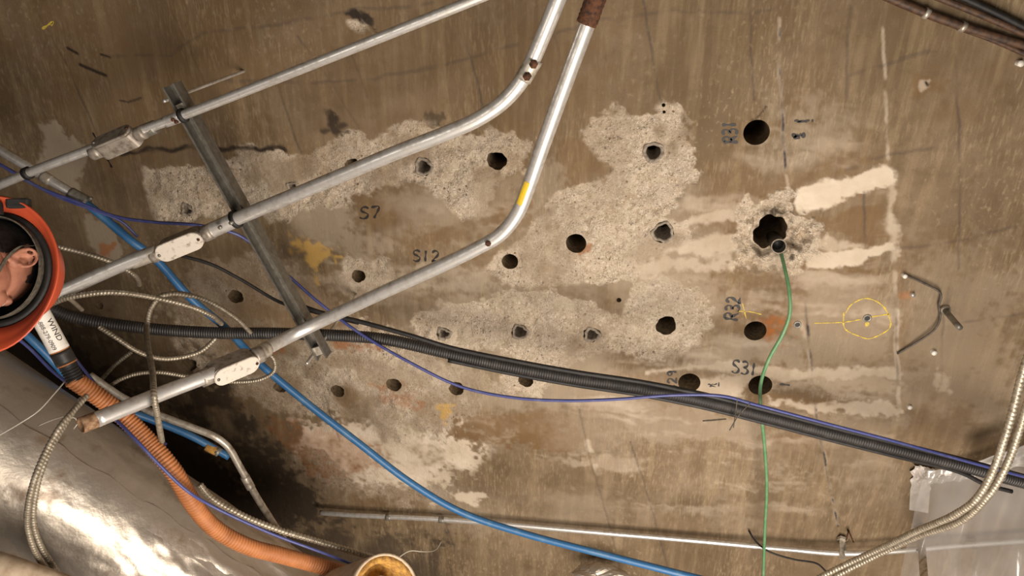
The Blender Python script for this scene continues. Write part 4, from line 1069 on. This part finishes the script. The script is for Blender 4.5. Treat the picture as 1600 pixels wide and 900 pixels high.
# ================================================================== the worker
HC = at(-8, 421, 1.27)                      # centre of the helmet's rim
def build_person():
    X0, Y0, ZR = HC.x, HC.y, HC.z          # rim height
    top = ZR + .10
    hz_ = ZR - .005                        # head centre
    bm = bmesh.new()
    def ball(c, r, sx=1, sy=1, sz=1, rot=None, sub=3):
        v = bmesh.ops.create_icosphere(bm, subdivisions=sub, radius=r)['verts']
        Mx = Matrix.Translation(Vector(c)) @ (rot.to_4x4() if rot else Matrix.Identity(4)) @ Matrix.Diagonal((sx, sy, sz, 1))
        bmesh.ops.transform(bm, matrix=Mx, verts=v)
    def limb(a, b, ra, rb):
        a, b = Vector(a), Vector(b); d = b - a
        r = bmesh.ops.create_cone(bm, cap_ends=True, segments=18, radius1=ra, radius2=rb, depth=d.length)
        bmesh.ops.transform(bm, matrix=Matrix.Translation((a + b) / 2) @ d.to_track_quat('Z', 'Y').to_matrix().to_4x4(), verts=r['verts'])
        ball(a, ra * 1.0, sub=2); ball(b, rb * 1.0, sub=2)
    v_ = (HC - Vector((0, 0, CAM_Z))).normalized(); e_ = Vector((1, .03, 0)); e_ = (e_ - v_ * e_.dot(v_)).normalized()
    up_ = (v_ * math.cos(math.radians(27)) + e_ * math.sin(math.radians(27))).normalized()      # the head nods towards the work
    fw_ = Vector((-.05, 1, 0)); fw_ = (fw_ - up_ * fw_.dot(up_)).normalized(); rt_ = fw_.cross(up_)
    RH = Matrix((rt_, fw_, up_)).transposed()
    W = lambda x, y, z: tuple(HC + RH @ Vector((x - .014, y, z - .012)))
    WB = lambda x, y, z: (X0 + x - .02, Y0 + y - .05, hz_ + z)
    # skull, jaw, face (facing +Y)
    ball(W(0, -.012, .03), .1, .76, .95, .93); ball(W(0, .02, -.05), .08, .76, .9, 1.0); ball(W(0, .058, -.1), .035, 1.1, .8, .75)
    ball(W(0, .075, -.035), .02, .8, 1.15, 1.6); ball(W(0, .092, -.052), .014, 1.15, 1, .8)   # nose
    for s in (-1, 1):
        ball(W(s * .036, .06, -.04), .025); ball(W(s * .03, .066, .008), .02, 1.2, .7, .5); ball(W(s * .032, .068, .002), .014, 1.2, .8, .5); ball(W(s * .032, .067, -.018), .013, 1.2, .8, .5)  # cheek, brow
        # ear: rim, lobe, inner ridge
        ea = math.radians(34); O = Vector((s * .074, -.014, -.052))            # the ear leans out at the top
        eu = Vector((s * math.sin(ea), -.16, math.cos(ea))).normalized(); ef = Vector((s * .22, 1, .1)); ef = (ef - eu * ef.dot(eu)).normalized(); eo = ef.cross(eu) * s
        if eo.x * s < 0: eo = -eo
        EP = lambda u_, f_, o_=0.0: W(*(O + eu * u_ + ef * f_ + eo * o_))
        def ring(pts_, r0):
            for (a0, b0, c0), (a1, b1, c1) in zip(pts_[:-1], pts_[1:]):
                limb(EP(a0, b0, c0), EP(a1, b1, c1), r0, r0)
        ring([(.022, .015, .001), (.034, .016, .003), (.045, .012, .004), (.053, .003, .004), (.055, -.007, .004), (.051, -.016, .004), (.041, -.0205, .004), (.028, -.020, .003), (.016, -.015, .002), (.006, -.009, .001)], .0036)
        ring([(.044, -.006, .001), (.036, -.011, .002), (.026, -.011, .002), (.017, -.007, .002)], .003)
        for (u_, f_, r_) in ((.042, -.004, .012), (.030, -.007, .012), (.018, -.004, .010)):
            M3 = Matrix((Vector(ef), Vector(eu), Vector(eo))).transposed()
            ball(EP(u_, f_, -.006), r_, 1.1, 1, .3, RH @ M3, 2)
        ball(EP(.001, -.003, .001), .0085, .6, .8, 1.0, RH); ball(EP(.016, .010, .003), .0055, .8, .8, 1.1, RH)
        limb(EP(.03, .006, -.012), EP(.012, .004, -.008), .012, .012)
    limb(W(0, -.03, -.06), WB(0, -.035, -.2), .058, .064)                                   # neck
    sh = ZR - .265 - hz_
    ball(WB(0, -.04, sh - .05), .12, 1.35, .8, .7); ball(WB(0, -.035, sh - .18), .16, 1.05, .72, 1.1); ball(WB(0, -.02, sh - .36), .14, 1.05, .75, 1.2)
    ball(WB(0, -.03, sh - .5), .155, 1.1, .78, .8)
    for s in (-1, 1):
        S_, E_, H_ = WB(s * .19, -.04, sh - .05), WB(s * .245, -.06, sh - .35), WB(s * .24, .08, sh - .58)
        limb(WB(s * .06, -.04, sh - .01), S_, .055, .066); limb(S_, E_, .056, .043); limb(E_, H_, .043, .029)
        Hv = Vector(H_); d = (Hv - Vector(E_)).normalized(); sd = Vector((s, 0, 0))
        nn = d.cross(sd).normalized(); sd = nn.cross(d).normalized()
        limb(Hv, Hv + d * .045, .028, .034); ball(Hv + d * .06, .036, .45, 1, 1.0)
        for f in range(4):
            b0 = Hv + d * .075 + nn * (.030 - .02 * f); L = (.038, .043, .040, .031)[f]
            k1 = b0 + d * L; k2 = k1 + (d * .8 - sd * .5).normalized() * L * .6; k3 = k2 + (d * .5 - sd * .8).normalized() * L * .45
            limb(b0 - d * .02, k1, .0095, .0088); limb(k1, k2, .0088, .008); limb(k2, k3, .008, .007)
        b0 = Hv + d * .025 + nn * .03; k1 = b0 + (d * .6 + nn * .8).normalized() * .035; limb(b0 - nn * .01, k1, .013, .0105); limb(k1, k1 + (d * .9 + nn * .3).normalized() * .028, .0105, .0085)
        hip = (X0 + s * .09 - .02, Y0 - .07, .92); kn = (X0 + s * .105, Y0 - .01, .5); an = (X0 + s * .11, Y0 - .04, .09)
        limb(hip, kn, .088, .058); limb(kn, an, .058, .04); ball((X0 + s * .105, Y0 - .035, .36), .055, 1, 1, 1.8)
        limb((an[0], an[1] - .02, .045), (an[0] + s * .02, an[1] + .16, .04), .042, .04)
    me = bpy.data.meshes.new('tmp'); bm.to_mesh(me); bm.free()
    o = bpy.data.objects.new('tmp', me); COL.objects.link(o)
    md = o.modifiers.new('r', 'REMESH'); md.mode = 'VOXEL'; md.voxel_size = .0027
    md2 = o.modifiers.new('s', 'SMOOTH'); md2.iterations = 3; md2.factor = .5
    dg = bpy.context.evaluated_depsgraph_get()
    body = bpy.data.meshes.new_from_object(o.evaluated_get(dg)); bpy.data.objects.remove(o, do_unlink=True)
    V = np.empty(len(body.vertices) * 3); body.vertices.foreach_get('co', V); V = V.reshape(-1, 3)
    Nn = np.empty(len(body.vertices) * 3); body.vertex_normals.foreach_get('vector', Nn); Nn = Nn.reshape(-1, 3)
    root = thing('person', (X0, Y0, 0), 'worker in an orange hard hat cut off by the left border', 'person')
    bo = link('body', body, M['skin'], root)
    Fc = np.array([list(p.vertices) for p in body.polygons if len(p.vertices) == 4])
    def cover(name, sel, infl, m, parent):
        fs = Fc[sel[Fc].all(1)]
        if len(fs) == 0: return None
        ids, inv = np.unique(fs, return_inverse=True)
        return link(name, mesh_np(name, V[ids] + Nn[ids] * infl, inv.reshape(-1, 4)), M[m], parent)
    x, y, z = V[:, 0] - X0, V[:, 1] - Y0, V[:, 2]
    zn = ZR - .235
    LH = (V - np.array(HC)) @ np.array(RH); lx, ly, hh = LH[:, 0] + .014, LH[:, 1], LH[:, 2] + .012
    wrist = hz_ + sh - .56
    hands = (abs(x) > .17) & (z < wrist + .02) & (y > -.02) & (z > .6)
    cover('shirt', (z < zn) & (z > .93) & ~hands, .007, 'shirt', root)
    cover('trousers', (z < .945) & (z > .12) & ~hands & (abs(x) < .215), .008, 'trousers', root)
    cover('boots', z < .14, .008, 'boot', root)
    earz = (abs(lx) > .069) & (hh > -.075) & (hh < .03) & (ly > -.06) & (ly < .012)
    hairsel = (hh > -.115) & (z > zn) & (abs(lx) < .085) & ((hh > .05) | ((ly < -.03) & (hh > -.1)) | ((abs(lx) > .05) & (ly < -.0) & (hh > .004)) | ((ly < .03) & (hh > .02))) & ~earz & (ly < .085 - .6 * np.maximum(0, .08 - hh))
    cover('hair', hairsel, .004, 'hair', root)
    for s in (-1, 1):
        e = Vector(W(s * .032, .0685, -.008)); b2 = bmesh.new(); bmesh.ops.create_uvsphere(b2, u_segments=16, v_segments=10, radius=.0118); bmesh.ops.translate(b2, vec=e, verts=b2.verts); eb = bm_obj('eye', b2, M['eye'], root, smooth=True)
        b2 = bmesh.new(); bmesh.ops.create_uvsphere(b2, u_segments=12, v_segments=8, radius=.006); bmesh.ops.translate(b2, vec=e + RH @ Vector((0, .0075, 0)), verts=b2.verts); bm_obj('iris', b2, M['iris'], eb, smooth=True)
    b2 = bmesh.new(); bmesh.ops.create_uvsphere(b2, u_segments=16, v_segments=8, radius=1); bmesh.ops.transform(b2, matrix=Matrix.Translation(Vector(W(0, .083, -.083))) @ RH.to_4x4() @ Matrix.Diagonal((.024, .008, .008, 1)), verts=b2.verts); bm_obj('mouth', b2, M['lip'], root, smooth=True)

    # hard hat: worn, but liftable, so a thing of its own
    hat = thing('hard_hat', HC, 'orange hard hat on the worker at the left border', 'helmet')
    tilt = RH @ Matrix.Rotation(math.radians(-4), 3, 'X')
    def HP(x, y, z): return HC + tilt @ Vector((x, y, z))
    def rim(a):   # plan of the shell
        return .118, .140
    seg = 64
    def shell(bm, off_, zs, flip):
        rows = []
        for q in zs:
            row = []
            for k in range(seg):
                a = 2 * math.pi * k / seg; ca, sa = math.cos(a), math.sin(a)
                if q >= 0:
                    e = math.cos(q * math.pi / 2) ** .75
                    row.append(bm.verts.new(HP((.118 + off_) * ca * e, (.131 + off_) * sa * e, (.145 + off_) * math.sin(q * math.pi / 2) ** .9)))
                else:
                    f = -q; vis = max(0, sa) ** 2.2 * .022
                    row.append(bm.verts.new(HP((.118 + off_ + .016 * f) * ca, (.142 + off_ + (.016 + vis) * f) * sa, -.014 * f - .006 * f * max(0, sa))))
            rows.append(row)
        for A_, B_ in zip(rows[:-1], rows[1:]):
            for k in range(seg):
                f = (A_[k], A_[(k + 1) % seg], B_[(k + 1) % seg], B_[k]); bm.faces.new(f[::-1] if flip else f)
        return rows
    bm = bmesh.new(); zs = [-1, -.6, -.25, 0, .08, .2, .34, .48, .62, .75, .86, .94, .99]
    r1 = shell(bm, 0, zs, False); r2 = shell(bm, -.0045, zs, True)
    for k in range(seg): bm.faces.new((r1[0][k], r2[0][k], r2[0][(k + 1) % seg], r1[0][(k + 1) % seg]))
    bm.faces.new(r1[-1]); bm.faces.new(r2[-1][::-1])
    shl = bm_obj('shell', bm, M['helmet'], hat, smooth=True)
    bm = bmesh.new(); r3 = shell(bm, -.007, [0, .08, .2, .34, .48, .62, .75, .86, .94, .99], True); r4 = shell(bm, -.02, [0, .08, .2, .34, .48, .62, .75, .86, .94, .99], False)
    for k in range(seg): bm.faces.new((r3[0][k], r3[0][(k + 1) % seg], r4[0][(k + 1) % seg], r4[0][k]))
    bm_obj('foam_liner', bm, M['blackmatte'], hat, smooth=True)
    def strip(name, P, w, th, m, parent, seg_=1):
        bm = bmesh.new(); prev = None
        C = smooth_path(P, .006)[0]
        for c_ in C:
            c_ = Vector(c_); o_ = (c_ - HC); o_ = o_ - up_ * o_.dot(up_); o_.normalize()
            a_ = [bm.verts.new(c_ + o_ * i + up_ * j) for i, j in ((0, -w / 2), (th, -w / 2), (th, w / 2), (0, w / 2))]
            if prev:
                for i in range(4): bm.faces.new((prev[i], prev[(i + 1) % 4], a_[(i + 1) % 4], a_[i]))
            else: bm.faces.new(a_)
            prev = a_
        bm.faces.new(prev[::-1])
        return bm_obj(name, bm, m, parent, smooth=False)
    strip('head_band', [HP(.093 * math.cos(a), -.004 + .108 * math.sin(a), -.002) for a in np.linspace(0, 2 * math.pi, 40)], .026, .003, M['strap'], hat)
    for s in (-1, 1):
        strip('chin_strap', [HP(s * .09 - .014, -.05, .0), Vector(W(s * .084, -.044, -.03)), Vector(W(s * .081, -.02, -.075)), Vector(W(s * .068, .03, -.115)), Vector(W(s * .02, .062, -.142))], .014, .002, M['strap'], hat)
    bm = bmesh.new(); r_ = bmesh.ops.create_cone(bm, cap_ends=True, segments=20, radius1=.022, radius2=.02, depth=.026); bmesh.ops.transform(bm, matrix=Matrix.Translation(HP(0, -.128, -.02)) @ RH.to_4x4() @ Matrix.Rotation(math.pi / 2, 4, 'X'), verts=r_['verts'])
    bm_obj('ratchet_knob', bm, M['blackmatte'], hat, .002)
    bm = bmesh.new(); box_bm(bm, HP(.045, -.142, -.004), .045, .022, .02, RH); bm_obj('lamp_clip', bm, M['blackmatte'], hat, .004)
build_person()
print('objects', len(bpy.data.objects), 'tris', sum(sum(len(p.vertices) - 2 for p in m.polygons) if len(m.polygons) < 5000 else 2 * len(m.polygons) for m in bpy.data.meshes))
